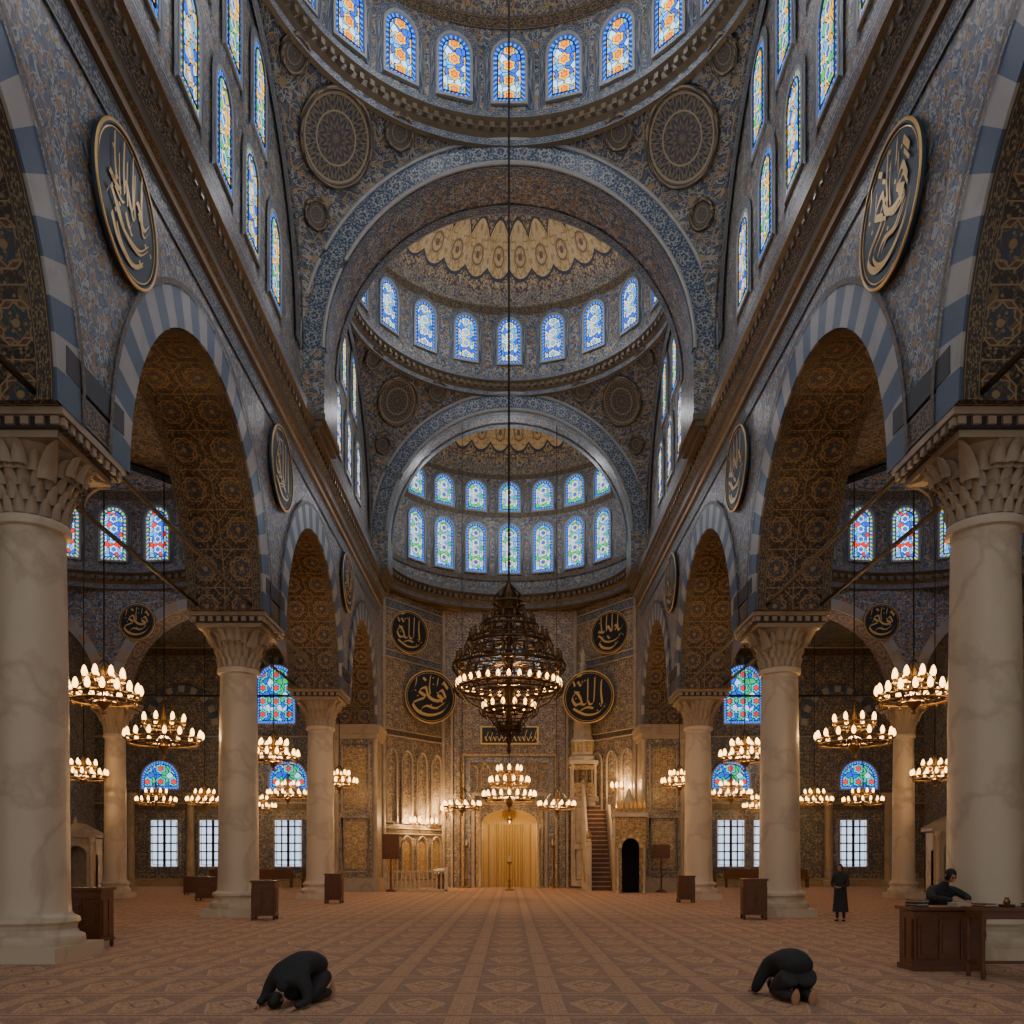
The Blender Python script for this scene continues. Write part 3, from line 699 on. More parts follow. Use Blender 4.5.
# ---------------------------------------------------------------- aisles
WA=win_mesh('window_aisle_drum',1.2,2.6,MG_AIS,MB_MULTI,surround=.2)
WL=win_mesh('window_ground',1.9,3.3,M_CLEAR,M_CLEAR,M_STONE,.1,False,.2)
WF=win_mesh('window_fan',2.7,2.0,MG_FAN,MB_BLUE,M_STONE,.2,True,.2)
WB=win_mesh('window_big_stained',2.8,4.2,MG_FAN,MB_BLUE,M_STONE,.22,True,.2)
for sg,side in ((-1,'left'),(1,'right')):
    mb=MB()
    mb.face([(sg*8.2,62,0),(sg*30,62,0),(sg*30,62,17.4),(sg*8.2,62,17.4)],M_AISLE,[(8,0),(30,0),(30,17.4),(8,17.4)])
    for z,h,m in ((0,.5,M_STONE),(5.5,.5,M_BANDG),(10.2,.6,M_BANDB),(16.6,.6,M_BANDG)):
        mb.grid(lambda a,b:(sg*(8.2+21.8*a),61.92,z+h*b),20,1,m,lambda a,b:(a*21.8,b)); mb.tube([(sg*8.2,61.9,z+h),(sg*30,61.9,z+h)],.07,M_STONE,5)
    for x in (13.6,19.9,22.9,27.2):
        mb.lathe([(.45,0),(.45,.4),(.3,.5),(.28,6),(.45,6.4),(.5,6.7)],(sg*x,61.7,0),16,M_STONE)
    Pb=lambda s,z,d:(sg*s,61.95-d,z)
    for cx_,hw_,zz_,ri_ in ((16.8,1.6,13.4,2.6),(23.6,2.2,11.6,2.4)): arch_band(mb,Pb,cx_,hw_,ri_,zz_,.45,17,.1,(M_WHITE,M_VBLUE))
    mb.obj('wall_back_'+side)
    mb=MB(); mb.face([(sg*29.9,-7,0),(sg*29.9,62,0),(sg*29.9,62,17.4),(sg*29.9,-7,17.4)],M_BLUE,[(-7,0),(62,0),(62,17.4),(-7,17.4)])
    mb.obj('wall_outer_'+side)
    mb=MB(); Pc=lambda s,z,d:(sg*s,42.5-d,z)
    wall_arches(mb,Pc,1.4,[(15.0,4.3,4.5),(24.2,3.9,4.3)],10.4,29.9,9.9,15.6,M_BLUE,M_SOFF,28)
    for c,hw,rise in ((15.0,4.3,4.5),(24.2,3.9,4.3)): arch_band(mb,Pc,c,hw,rise,9.9,.5,25,.08,(M_WHITE,M_STONE))
    mb.tube([(sg*10.4,42.45,10.0),(sg*29,42.45,10.0)],.06,M_IRON,6)
    mb.obj('wall_aisle_arcade_'+side)
    mb=MB(); cx,cy,cr=sg*18.4,34.8,7.7
    def fn(a,b):
        t=2*pi*a; s_,c_=sin(t),cos(t)
        ex=(11.5 if s_*sg>0 else 8.0)/max(1e-6,abs(s_)); ey=(7.7 if c_>0 else 42)/max(1e-6,abs(c_))
        rm=max(cr,min(ex,ey)); rr=cr+(rm-cr)*b
        return (cx+rr*s_,cy+rr*c_,15.5)
    mb.grid(fn,160,1,M_PEND,lambda a,b:(fn(a,b)[0],fn(a,b)[1]))
    ring_cornice(mb,(cx,cy),cr+.05,15.2,1.0,.5,72)
    drum_dome(mb,(cx,cy),cr,15.5,19.7,4.2,M_DOMEA)
    mb.face([(sg*8,43.9,17.2),(sg*30,43.9,17.2),(sg*30,62,17.2),(sg*8,62,17.2)],M_PEND)
    mb.obj('ceiling_aisle_'+side)
    ringwin(WA,(cx,cy),cr,17.95,[2*pi*(k+.5)/22 for k in range(22)])
    for x in ((15.9,21.3,24.8) if sg<0 else (15.9,18.5,24.7)): win(WL,(sg*x,61.9,3.1),0)
    for x in (15.9,25.1): win(WF,(sg*x,61.9,8.0),0)
    win(WB,(sg*16.8,61.9,13.8),0)
mm=MB()
for sg in (-1,1):
    for x in ((15.9,21.3,24.8) if sg<0 else (15.9,18.5,24.7)):
        for k in (-1,0,1): mm.box((sg*x+k*.47,61.8,3.1),(.09 if k else .18,.06,3.3),M_IRON)
        for k in range(-2,3): mm.box((sg*x,61.8,3.1+k*.6),(1.9,.06,.09),M_IRON)
mm.obj('window_grille')

# ---------------------------------------------------------------- medallions
def cat(pts,n=8):
    out=[]; P=[pts[0]]+list(pts)+[pts[-1]]
    for i in range(1,len(P)-2):
        p0,p1,p2,p3=P[i-1],P[i],P[i+1],P[i+2]
        for k in range(n):
            t=k/n
            out.append(tuple(.5*((2*p1[j])+(-p0[j]+p2[j])*t+(2*p0[j]-5*p1[j]+4*p2[j]-p3[j])*t*t+(-p0[j]+3*p1[j]-3*p2[j]+p3[j])*t**3) for j in (0,1)))
    out.append(pts[-1]); return out
LAY=[
 [[(.52,.62),(.5,.2),(.55,-.3)],[(.26,.74),(.24,.2),(.2,-.22),(.05,-.28),(0,-.15)],[(-.02,.7),(-.02,.2),(-.05,-.2),(-.22,-.28),(-.3,-.05)],[(-.3,-.05),(-.48,.2),(-.64,-.02),(-.5,-.28),(-.28,-.2)],[(.68,-.3),(.4,-.62),(-.1,-.68),(-.6,-.42)],[(-.2,.62),(-.3,.45),(-.42,.6),(-.52,.45),(-.6,.62)],[(-.45,.82),(-.25,.86)],[(.2,-.45),(-.05,-.4),(-.3,-.5)]],
 [[(.6,.0),(.45,.28),(.28,.1),(.5,-.08),(.15,-.12),(-.1,.05),(-.2,.35),(-.45,.2),(-.2,.0),(-.5,-.15)],[(.0,.82),(-.05,.4),(-.02,.1)],[(.3,.75),(.26,.45)],[(-.5,-.15),(-.7,-.3),(-.45,-.6),(0,-.7),(.45,-.55),(.7,-.25)],[(.55,-.2),(.2,-.42),(-.15,-.35),(-.35,-.45)],[(-.55,.7),(-.6,.4),(-.75,.15)],[(.5,.6),(.68,.35)],[(-.3,.72),(-.18,.62)]],
 [[(.7,.25),(.5,.05),(.3,.3),(.1,.05),(-.1,.3),(-.3,.05),(-.6,.1)],[(.45,.8),(.42,.4),(.46,.1)],[(.15,.86),(.13,.4),(.15,.1)],[(-.15,.84),(-.17,.4),(-.14,.1)],[(-.45,.75),(-.45,.4),(-.4,.1)],[(.65,-.1),(.3,-.4),(-.2,-.42),(-.55,-.12),(-.7,-.3)],[(.45,-.5),(.1,-.75),(-.35,-.68),(-.55,-.45)],[(.1,-.15),(0,-.28),(-.12,-.15)]],
]
def med_mesh(name,lay,bg,thin=1.0):
    mb=MB(); mb.M=Matrix.Rotation(pi/2,4,'X')
    mb.lathe([(1.0,0),(1.0,.06),(.99,.09),(.93,.10),(.92,.06),(0.001,.06)],(0,0,0),64,bg)
    mb.torus((0,0,.08),.972,.028,M_GOLD,64,6); mb.torus((0,0,.07),.90,.010,M_GOLD,64,5)
    mb.M=Matrix.Identity(4)
    for i,s in enumerate(LAY[lay]):
        s=[(x*.98,z*.98) for x,z in s]
        q=thin
        mb.ribbon(cat(s),(.05*q,.08*q) if i%3 else (.06*q,.105*q),-.085-.002*i,M_GOLD)
        if thin<1:
            mb.ribbon(cat([(x*.86+.08,z*.86-.09) for x,z in s]),(.035*q,.06*q),-.080-.002*i,M_GOLD)
    rr=random.Random(lay)
    for k in range(14):
        a=rr.uniform(0,6.28); q=rr.uniform(.3,.75); x,z=q*cos(a),q*sin(a); d=.035
        mb.face([(x-d,-.11,z),(x,-.11,z+d),(x+d,-.11,z),(x,-.11,z-d)],M_GOLD)
    return mb.mesh(name)
MD=[med_mesh('calligraphy_medallion',i,M_TEAL,.8) for i in range(3)]; MK=[med_mesh('calligraphy_medallion',i,M_BLACK) for i in range(3)]
for sg in (-1,1):
    for i,(y,z,r) in enumerate(((17.75,15.35,1.45),(29.8,15.45,1.4),(41.9,15.4,1.4))):
        add('calligraphy_medallion',MD[(i+(2 if sg<0 else 1))%3],(sg*7.92,y,z),(0,0,-sg*pi/2),sc=(r,1,r))
    add('calligraphy_medallion',MK[0 if sg>0 else 1],(sg*5.2,56.5,12.6),(0,0,-sg*.35),sc=(1.74,1,1.74))
    add('calligraphy_medallion',MK[2 if sg>0 else 0],(sg*6.55,55.95,16.7),(0,0,-sg*.6),sc=(1.4,1,1.4))
    add('calligraphy_medallion',MK[1],(sg*18.3,42.33,13.6),(0,0,0),sc=(.9,1,.9))

# ---------------------------------------------------------------- chandeliers
def bulbs(mb,c,Rr,n,s=1.0,up=1):
    for k in range(n):
        t=2*pi*k/n; p=(c[0]+Rr*cos(t),c[1]+Rr*sin(t),c[2])
        mb.lathe([(.02*s,-.07*s),(.06*s,-.03*s),(.065*s,0)],p,6,M_BRASS)
        mb.lathe([(.02*s,0),(.062*s,.06*s),(.068*s,.12*s),(.04*s,.21*s),(.01*s,.25*s)],p,6,M_BULB)
WARM=(1.0,.57,.24)
def chandelier(loc,Rr,top,tiers=((1.0,0,16),(.55,.45,8)),power=120,s=1.15):
    mb=MB(); H=Rr
    mb.lathe([(.01,-.55*H),(.08,-.5*H),(.03,-.42*H),(.12,-.3*H),(.2,-.18*H),(.08,-.05*H),(.05,.2*H),(.12,.4*H),(.05,.6*H),(.09,.75*H),(.03,.95*H),(.02,1.1*H)],(0,0,0),12,M_BRASS)
    for (f,z,n) in tiers:
        r_=Rr*f; z*=H
        mb.torus((0,0,z),r_,.035,M_BRASS,36,5); mb.torus((0,0,z-.14),r_*.92,.03,M_BRASS,36,4)
        for k in range(n):
            t=2*pi*k/n
            mb.tube([(cos(t)*r_*q,sin(t)*r_*q,z+.25*H*(sin(pi*q)*-.6+.5*(1-q))) for q in (0.05,.25,.5,.75,1.0)],.02,M_IRON,4)
            mb.lathe([(.01,-.22),(.035,-.17),(.01,-.12)],(cos(t)*r_*.92,sin(t)*r_*.92,z-.02),5,M_BRASS)
        bulbs(mb,(0,0,z+.05),r_,n,s)
    f0=tiers[0][0]*Rr
    for k in range(6):
        t=2*pi*k/6; mb.tube([(cos(t)*f0,sin(t)*f0,0),(cos(t)*f0*.5,sin(t)*f0*.5,.55*H),(0,0,1.1*H)],.016,M_IRON,4)
    mb.tube([(0,0,1.05*H),(0,0,top-loc[2])],.022,M_IRON,5)
    o=mb.obj('chandelier',loc)
    lamp('bulb_light',(0,0,.25*H),power*5.6,WARM,.12,o)
    return o
for sg in (-1,1):
    for (x,y,z,r,top,p) in ((10.5,22.3,6.15,.88,15.5,110),(12.2,30.4,6.15,1.28,22,110),(19.8,40,5.8,1.0,19,90),(9.7,35.4,6.1,1.0,14.5,110),
                          (19.5,55,5.6,1.1,17.2,80),(22.6,55,5.6,1.2,17.2,70),(9.2,46.5,6.0,.95,14.0,90),(13.4,52,5.8,1.2,17.2,110),(17.0,58,5.4,1.2,17.2,80)):
        chandelier((sg*x,y,z),r,top,power=p)
    chandelier((sg*2.75,50,5.0),1.05,28,power=140,tiers=((1.0,0,14),))
chandelier((0,41.5,4.9),1.25,37,tiers=((1.0,0,20),(.75,.55,14),(.45,1.0,8)),power=240)
mb=MB(); 
for (r_,z,n,bl) in ((1.45,0,32,1),(1.5,.62,30,0),(1.12,1.25,22,0),(.72,1.75,14,0),(.72,-.62,14,1),(.34,-1.15,8,0)):
    mb.torus((0,0,z),r_,.05,M_BRONZE,48,6); mb.torus((0,0,z+.14),r_*.98,.025,M_BRONZE,48,5); mb.torus((0,0,z-.14),r_*.96,.025,M_BRONZE,48,5)
    for k in range(n):
        t=2*pi*k/n; c_,s_=cos(t),sin(t)
        if k%2==0: mb.tube([(c_*r_*q,s_*r_*q,z-.12*sin(pi*q)+.12*(1-q)) for q in (.05,.3,.6,.85,1)],.022,M_BRONZE,4)
        mb.tube([(c_*(r_+.14*sin(pi*q)),s_*(r_+.14*sin(pi*q)),z-.22+.42*q) for q in (0,.25,.5,.75,1)],.02,M_BRONZE,4)
        mb.M=Matrix.Translation((c_*r_,s_*r_,z+.05))@Matrix.Rotation(t+pi/2,4,'Z')@Matrix.Rotation(pi/2,4,'X'); mb.torus((0,0,0),.09,.018,M_BRONZE,10,4); mb.M=Matrix.Identity(4)
        if not bl and z>0: mb.lathe([(.02,0),(.05,.05),(.05,.15),(.03,.22),(.05,.26)],(c_*r_,s_*r_,z+.12),6,M_BRONZE)
    if bl: bulbs(mb,(0,0,z+.04),r_*1.03,n,.78)
for k in range(8):
    t=2*pi*k/8; mb.tube([(cos(t)*q,sin(t)*q,z) for q,z in ((1.45,0),(1.5,.62),(1.12,1.25),(.72,1.75),(.38,2.15),(.3,2.3))],.022,M_BRONZE,5)
    mb.tube([(cos(t)*q,sin(t)*q,z) for q,z in ((1.45,0),(1.15,-.4),(.72,-.62),(.34,-1.15),(.05,-1.4))],.022,M_BRONZE,5)
    mb.tube([(cos(t)*.34,sin(t)*.34,2.2),(cos(t)*.44,sin(t)*.44,2.4),(cos(t)*.4,sin(t)*.4,2.65),(cos(t)*.12,sin(t)*.12,2.95)],.03,M_BRONZE,5)
mb.torus((0,0,2.2),.38,.05,M_BRONZE,24,5); mb.torus((0,0,2.45),.45,.04,M_BRONZE,24,5)
mb.lathe([(.02,-1.9),(.07,-1.8),(.03,-1.65),(.1,-1.5),(.05,-1.35),(.12,-1.1),(.07,-.7),(.1,-.3),(.16,0),(.08,.4),(.14,.8),(.07,1.2),(.12,1.6),(.08,2.0),(.2,2.3),(.26,2.5),(.2,2.75),(.08,2.95),(.05,3.1)],(0,0,0),14,M_BRONZE)
mb.tube([(0,0,3.0),(0,0,33.9)],.035,M_IRON,6)
o=mb.obj('great_chandelier',(0,Y1,6.85)); lamp('bulb_light',(0,0,.28),620,WARM,.12,o)

# ---------------------------------------------------------------- minbar
mb=MB(); x0,x1=4.9,6.5
N=20
for k in range(N):
    z=(k+1)*.29; y=53.4+k*.2
    mb.box(((x0+x1)/2,y+.1,z/2),(x1-x0-.3,.21,z),M_WOOD); mb.box(((x0+x1)/2,y+.02,z-.03),(x1-x0-.28,.08,.07),M_CAP)
for xx in (x0,x1):
    pts=[(xx-.12,53.2,0),(xx-.12,53.2,1.3),(xx-.12,57.4,7.1),(xx-.12,58.9,7.1),(xx-.12,58.9,0)] if xx==x0 else [(xx-.12,53.2,0),(xx-.12,53.2,1.3),(xx-.12,56.2,5.4),(xx-.12,56.2,0)]
    q=[(p[0]+.24,p[1],p[2]) for p in pts]; n_=len(pts)
    mb.face(pts,M_MINB,[(p[1],p[2]) for p in pts]); mb.face(q,M_MINB,[(p[1],p[2]) for p in q])
    for i in range(n_): j=(i+1)%n_; mb.face([pts[i],pts[j],q[j],q[i]],M_CAP)
    mb.tube([(xx,53.2,1.35),(xx,pts[2][1],pts[2][2]+.05)],.12,M_MINB,8)
    for i in range(4):
        yy=54.0+i*.7; zz=(yy-53.2)*1.38
        mb.M=Matrix.Translation((xx-.14,yy+.3,zz*.5+.3))@Matrix.Rotation(pi/2,4,'Y'); mb.torus((0,0,0),.3,.05,M_CAP,16,5); mb.M=Matrix.Identity(4)
TX=4.95; TY=57.9
mb.box((TX,TY,3.0),(1.5,1.6,5.7),M_MINB)
for z0,z1 in ((.6,2.6),(3.0,5.4)):
    mb.tube([(TX-.55,TY-.83,z0),(TX-.55,TY-.83,z1),(TX+.55,TY-.83,z1),(TX+.55,TY-.83,z0),(TX-.55,TY-.83,z0)],.05,M_GOLDT,5)
mb.box((TX,TY,5.95),(1.9,1.8,.3),M_CAP)
for dx in (-.75,.75):
    for dy in (-.75,.75): mb.lathe([(.14,0),(.09,.1),(.08,2.0),(.15,2.2)],(TX+dx,TY+dy,6.1),10,M_MINB)
    mb.box((TX+dx*.5,TY-.75,8.05),(.75,.1,.3),M_GOLDT)
mb.box((TX,TY-.75,6.6),(1.5,.08,.9),M_GOLDT)
mb.box((TX,TY,8.4),(1.9,1.8,.25),M_MINB)
mb.lathe([(1.0,0),(.95,.3),(.78,.45),(.76,1.3),(.86,1.4),(.64,1.7),(.52,3.2),(.34,5.0),(.18,6.4),(.24,6.55),(.10,6.75),(.17,6.95),(.03,7.6)],(TX,TY,8.5),8,M_MINB)
for k in range(8):
    t=2*pi*(k+.5)/8; mb.box((TX+.74*cos(t),TY+.74*sin(t),9.4),(.1,.35,.6),M_GOLDT,t)
for xx in (x0,x1): mb.box((xx,53.05,1.5),(.3,.3,3.0),M_MINB); mb.lathe([(.2,0),(.12,.2),(.2,.35),(.02,.8)],(xx,53.05,3.0),8,M_GOLDT)
mb.obj('minbar')
mb=MB(); cx=6.95; cy=50.0
P=lambda s,z,d:(cx+s,cy-.7-d,z)
wall_arches(mb,P,.25,[(0,.5,.55)],-.85,.85,2.6,4.4,M_GOLDT,M_SOFF,16,0.0)
mb.box((cx-.8,cy,2.2),(.15,1.3,4.4),M_STONE); mb.box((cx+.8,cy,2.2),(.15,1.3,4.4),M_STONE); mb.box((cx,cy+.6,2.2),(1.6,.1,4.4),M_SHADE)
mb.box((cx,cy-.1,4.5),(1.95,1.6,.25),M_MINB); mb.box((cx,cy-.1,4.75),(1.75,1.4,.2),M_GOLDT)
for k in range(7): mb.lathe([(.1,0),(.12,.2),(.01,.5)],(cx-.75+k*.25,cy-.75,4.85),6,M_GOLD)
mb.lathe([(.55,0),(.45,.4),(.2,.8),(.05,1.2)],(cx,cy,4.85),8,M_MINB)
arch_band(mb,P,0,.52,.57,2.6,.18,9,.05,(M_GOLD,M_STONE))
for s_ in (-.75,.75): mb.lathe([(.12,0),(.07,.15),(.07,2.4),(.12,2.6)],(cx+s_,cy-.85,0),10,M_MINB)
mb.obj('minbar_gate')
mb=MB()
for k in range(14):
    x=-7.4+k*.27; mb.lathe([(.05,0.1),(.05,.3),(.08,.5),(.04,.9),(.05,1.15)],(x,52.4+.0,0),8,M_MINB)
mb.box((-5.65,52.4,1.2),(3.7,.16,.1),M_MINB); mb.box((-5.65,52.4,.06),(3.7,.2,.12),M_MINB)
for x in (-7.55,-3.85): mb.box((x,52.4,.75),(.2,.2,1.5),M_MINB); 
mb.obj('marble_balustrade')
def sconce(x,y,z,p=230):
    o=empty('sconce_lamp',(x,y,z)); m=MB()
    m.lathe([(.12,-.05),(.12,.05)],(0,.0,0),10,M_BRASS)
    for d in (-.3,0,.3): m.tube([(0,0,0),(d*.6,-.1,-.15),(d,-.15,.05)],.02,M_BRASS,5); bulbs(m,(d,-.15,.05),0.0,1,1.6)
    m.obj('arms',parent=o); lamp('bulb_light',(0,-.5,.2),p,WARM,.08,o)
for x,y,z in ((-6.2,56.6,4.3),(-5.2,57.95,4.3),(6.9,55.6,6.5),(-4.3,58.9,5.2)): sconce(x,y-.1,z)
def candle(x,y,h=2.3):
    m=MB(); m.lathe([(.3,0),(.28,.08),(.08,.15),(.06,.5),(.12,.6),(.05,.75),(.05,h-.3),(.14,h-.2),(.16,h-.1),(.02,h-.1)],(0,0,0),14,M_BRASS)
    m.lathe([(.05,h-.12),(.05,h+.25),(.01,h+.28)],(0,0,0),8,M_PAPER); m.obj('candle_stand',(x,y,0))
candle(-2.9,58.0,3.0); candle(2.9,58.0,3.0); candle(0.0,53.5,1.9)
def cabinet(x,y,w,d,h,rz=0):
    m=MB(); m.box((0,0,h*.54),(w,d,h*.84),M_WOOD); m.box((0,0,h*.98),(w*1.12,d*1.12,.06),M_WOOD); m.box((0,0,h*.12+.02),(w*1.06,d*1.06,.05),M_WOOD)
    for sx in (-1,1):
        for sy in (-1,1): m.lathe([(.03,0),(.05,.06),(.035,h*.12)],(sx*w*.46,sy*d*.44,0),8,M_WOOD)
        m.box((sx*w*.24,-d/2-.01,h*.5),(w*.40,.03,h*.6),M_WOOD); m.box((sx*w*.24,-d/2-.03,h*.5),(w*.28,.03,h*.45),M_WOOD)
        m.lathe([(.0,-.02),(.02,0),(.0,.02)],(sx*w*.06,-d/2-.05,h*.5),6,M_BRASS)
        for sy in(-1,1): m.box((sx*(w/2+.01),sy*d*.22,h*.5),(.03,d*.34,h*.6),M_WOOD)
    m.box((0,-d/2-.01,h*.88),(w*.9,.03,h*.1),M_WOOD)
    m.obj('wooden_cabinet',(x,y,0),(0,0,rz))
cabinet(-9.1,18.7,.75,.6,1.3); cabinet(-7.75,27.3,.72,.6,1.25,.1); cabinet(-7.7,37.8,.7,.6,1.3)
cabinet(7.85,27.6,.72,.6,1.3,-.1); cabinet(7.9,38.5,.7,.6,1.2); cabinet(-14,40,1.0,.6,1.1); cabinet(-17,47,1.4,.6,1.0); cabinet(14.5,47,1.4,.6,1.0)
m=MB(); m.box((0,0,.5),(.5,.4,1.0),M_WOOD); m.box((0,0,.04),(.7,.6,.08),M_WOOD)
m.face([(-.4,-.35,1.05),(.4,-.35,1.05),(.4,.25,1.4),(-.4,.25,1.4)],M_WOOD); m.face([(-.4,-.35,1.0),(.4,-.35,1.0),(.4,.25,1.35),(-.4,.25,1.35)],M_WOOD)
m.face([(-.25,-.25,1.13),(.25,-.25,1.13),(.25,.15,1.36),(-.25,.15,1.36)],M_PAPER); m.obj('lectern',(-4.4,54.6,0))
m=MB(); m.box((0,0,0),(1.0,.1,1.5),M_WOOD); m.box((0,-.06,0),(.8,.04,1.3),M_WOOD); m.tube([(0,0,-.75),(0,0,-2.6)],.05,M_WOOD,6); m.lathe([(.35,-2.7),(.3,-2.6),(.05,-2.5)],(0,0,0),12,M_WOOD); m.obj('notice_board_stand',(-7.1,51.5,2.7))
m=MB(); m.box((0,0,0),(1.0,.1,.8),M_WOOD); m.box((0,-.06,0),(.8,.04,.6),M_WOOD); m.tube([(0,0,-.4),(0,0,-2.2)],.05,M_WOOD,6); m.lathe([(.35,-2.4),(.3,-2.3),(.05,-2.2)],(0,0,0),12,M_WOOD); m.obj('notice_board_stand',(8.9,50.4,2.4))
def kiosk(x,y,s=1.0):
    m=MB(); P=lambda a,z,d:(a,-.5-d,z)
    wall_arches(m,P,.3,[(0,.6,.5)],-1.1,1.1,2.3,3.3,M_MARB,M_STONE,14,0.0)
    m.box((0,.4,1.6),(2.2,.1,3.2),M_STONE); m.box((-1.05,0,1.6),(.1,.9,3.2),M_MARB); m.box((1.05,0,1.6),(.1,.9,3.2),M_MARB)
    m.box((0,-.05,3.35),(2.5,1.2,.16),M_MARB)
    m.face([(-1.3,-.65,3.43),(1.3,-.65,3.43),(0,-.65,4.1)],M_MARB); m.face([(-1.3,-.65,3.43),(0,-.65,4.1),(0,.55,4.1),(-1.3,.55,3.43)],M_MARB); m.face([(1.3,-.65,3.43),(0,-.65,4.1),(0,.55,4.1),(1.3,.55,3.43)],M_MARB)
    for q in (-1,1): m.lathe([(.2,0),(.2,.15),(.12,.25),(.11,2.9),(.2,3.1),(.2,3.27)],(q*1.0,-.75,0),14,M_MARB)
    m.lathe([(.12,0),(.14,.15),(.02,.45)],(0,-.6,4.05),8,M_STONE)
    add('marble_kiosk',m.mesh('marble_kiosk'),(x,y,0),sc=s)
kiosk(-23.3,46.7,.95); kiosk(23.7,46.2,1.05)
for sg in (-1,1):
    m=MB()
    for k in range(3):
        x=k*3.2
        m.box((x,0,.62),(2.6,.4,.08),M_WOOD); m.box((x,.2,.95),(2.6,.06,.6),M_WOOD)
        for q in (-1,0,1): m.box((x+q*1.2,0,.3),(.1,.38,.6),M_WOOD)
    m.obj('wooden_bench',(13.0 if sg>0 else -19.5,59.5,0))

# ---------------------------------------------------------------- desks right
m=MB(); w,d,h=1.15,.55,1.1
m.box((0,0,h*.5),(w,d,h*.86),M_WOOD); m.box((0,0,h-.03),(w+.12,d+.12,.06),M_WOOD); m.box((0,0,.05),(w+.06,d+.06,.1),M_WOOD)
for k in (-1,0,1): m.box((k*w*.32,-d/2-.012,h*.5),(w*.27,.03,h*.62),M_WOOD); m.box((k*w*.32,-d/2-.03,h*.5),(w*.18,.025,h*.48),M_WOOD)
for q in (-1,1): m.box((-w/2-.012,q*d*.22,h*.5),(.03,d*.36,h*.62),M_WOOD)
m.obj('wooden_desk',(7.5,14.95,0))
m=MB(); w,d,h=1.2,.6,1.15
m.box((0,0,h-.03),(w,d,.05),M_WOOD); m.box((0,0,h-.12),(w-.1,d-.1,.14),M_WOOD)
for q in (-1,1):
    for s_ in (-1,1): m.lathe([(.03,0),(.045,.1),(.03,.2),(.03,.6),(.05,.7),(.035,.8),(.05,h-.15)],(q*(w/2-.08),s_*(d/2-.08),0),10,M_WOOD)
    m.box((q*(w/2-.08),0,.25),(.04,d-.16,.05),M_WOOD)
m.box((0,0,.25),(w-.16,.04,.05),M_WOOD)
m.obj('side_table',(8.05,13.85,0))
def book(x,y,z,rz,c):
    m=MB(); m.box((0,0,.01),(.22,.3,.02),c); m.box((0.01,0,.03),(.2,.28,.03),M_PAPER); m.box((0,0,.05),(.22,.3,.015),c); m.obj('book',(x,y,z),(0,0,rz))
book(7.08,14.9,1.1,.3,M_TEAL); book(7.1,14.92,1.158,.6,M_WOOD); book(7.65,13.83,1.146,.2,M_WOOD); book(8.4,13.85,1.146,-.4,M_TEAL)
m=MB(); m.lathe([(.11,0),(.12,.02),(.13,.04),(.0,.03)],(0,0,0),16,M_BRASS); m.lathe([(.04,.03),(.06,.08),(.03,.13),(.035,.15)],(0,0,0),12,M_BRASS); m.obj('brass_bowl',(8.03,13.85,1.146))
m=MB(); m.box((0,0,.55),(.4,.4,.05),M_WOOD)
for q in (-1,1):
    for s_ in (-1,1): m.box((q*.16,s_*.16,.265),(.045,.045,.53),M_WOOD)
m.obj('stool',(7.95,16.0,0))

# ---------------------------------------------------------------- people
def skin(name,J,E,root,mat,parent,sub=2):
    names=list(J); me=bpy.data.meshes.new(name); me.from_pydata([J[n][0] for n in names],[(names.index(a),names.index(b)) for a,b in E],[])
    me.materials.append(mat); o=bpy.data.objects.new(name,me); COL.objects.link(o); o.parent=parent
    mo=o.modifiers.new('skin','SKIN'); mo.use_smooth_shade=True
    sv=me.skin_vertices[0].data
    for i,n in enumerate(names):
        r=J[n][1]; sv[i].radius=r if isinstance(r,tuple) else (r,r); sv[i].use_root=(n==root)
    s=o.modifiers.new('sub','SUBSURF'); s.levels=sub; s.render_levels=sub
    return o
def chain(name,pts,mat,parent):
    J={'j%d'%i:p for i,p in enumerate(pts)}
    return skin(name,J,[('j%d'%i,'j%d'%(i+1)) for i in range(len(pts)-1)],'j0',mat,parent)
def head(parent,loc,rot,hair=M_HAIR,s=1.0):
    m=MB()
    def f(a,b,k=1.0,):
        t=2*pi*a; p=pi*b; x=sin(p)*sin(t); y=-sin(p)*cos(t); z=cos(p)
        X_=.078*x; Y_=.098*y; Z_=.12*z
        if z<-.1: X_*=1-.28*(-z-.1); Y_*=(1-.12*(-z)) if y<0 else (1-.35*(-z))
        if y<-.6 and abs(x)<.22:
            dz=z+.12; Y_-=.028*math.exp(-(dz/.16)**2)*math.exp(-(x/.13)**2)
        if y<-.5: 
            Y_+=.008*math.exp(-((z-.08)/.1)**2)*math.exp(-((abs(x)-.35)/.16)**2)
            Y_-=.007*math.exp(-((z+.48)/.09)**2)*math.exp(-(x/.3)**2)
        return (X_*k,Y_*k,Z_*k)
    m.grid(lambda a,b:f(a,b),32,24,M_SKIN)
    def fh(a,b):
        a2=.13+a*.74; v=f(a2,b*.66,1.06); return (v[0],v[1],v[2]+.002)
    m.grid(fh,24,12,hair); m.grid(lambda a,b:f(a,b*.30,1.07),24,6,hair)
    for q in (-1,1):
        m.grid(lambda a,b:(q*(.078+.014*sin(pi*b)),.01+.022*cos(2*pi*a)*sin(pi*b)+.004,-.005+.034*cos(pi*b)+.0*a),10,8,M_SKIN)
        m.lathe([(.0,-.012),(.011,-.006),(.013,0),(.011,.006),(.0,.012)],(q*.03,-.088,.012),8,M_HAIR)
        m.tube([(q*.015,-.096,.034),(q*.032,-.098,.040),(q*.05,-.086,.034)],.005,M_HAIR,5)
    m.tube([(-.024,-.088,-.058),(0,-.097,-.055),(.024,-.088,-.058)],.005,M_LIPS,5)
    o=m.obj('head',loc,rot,parent,60); o.scale=(s,s,s); return o
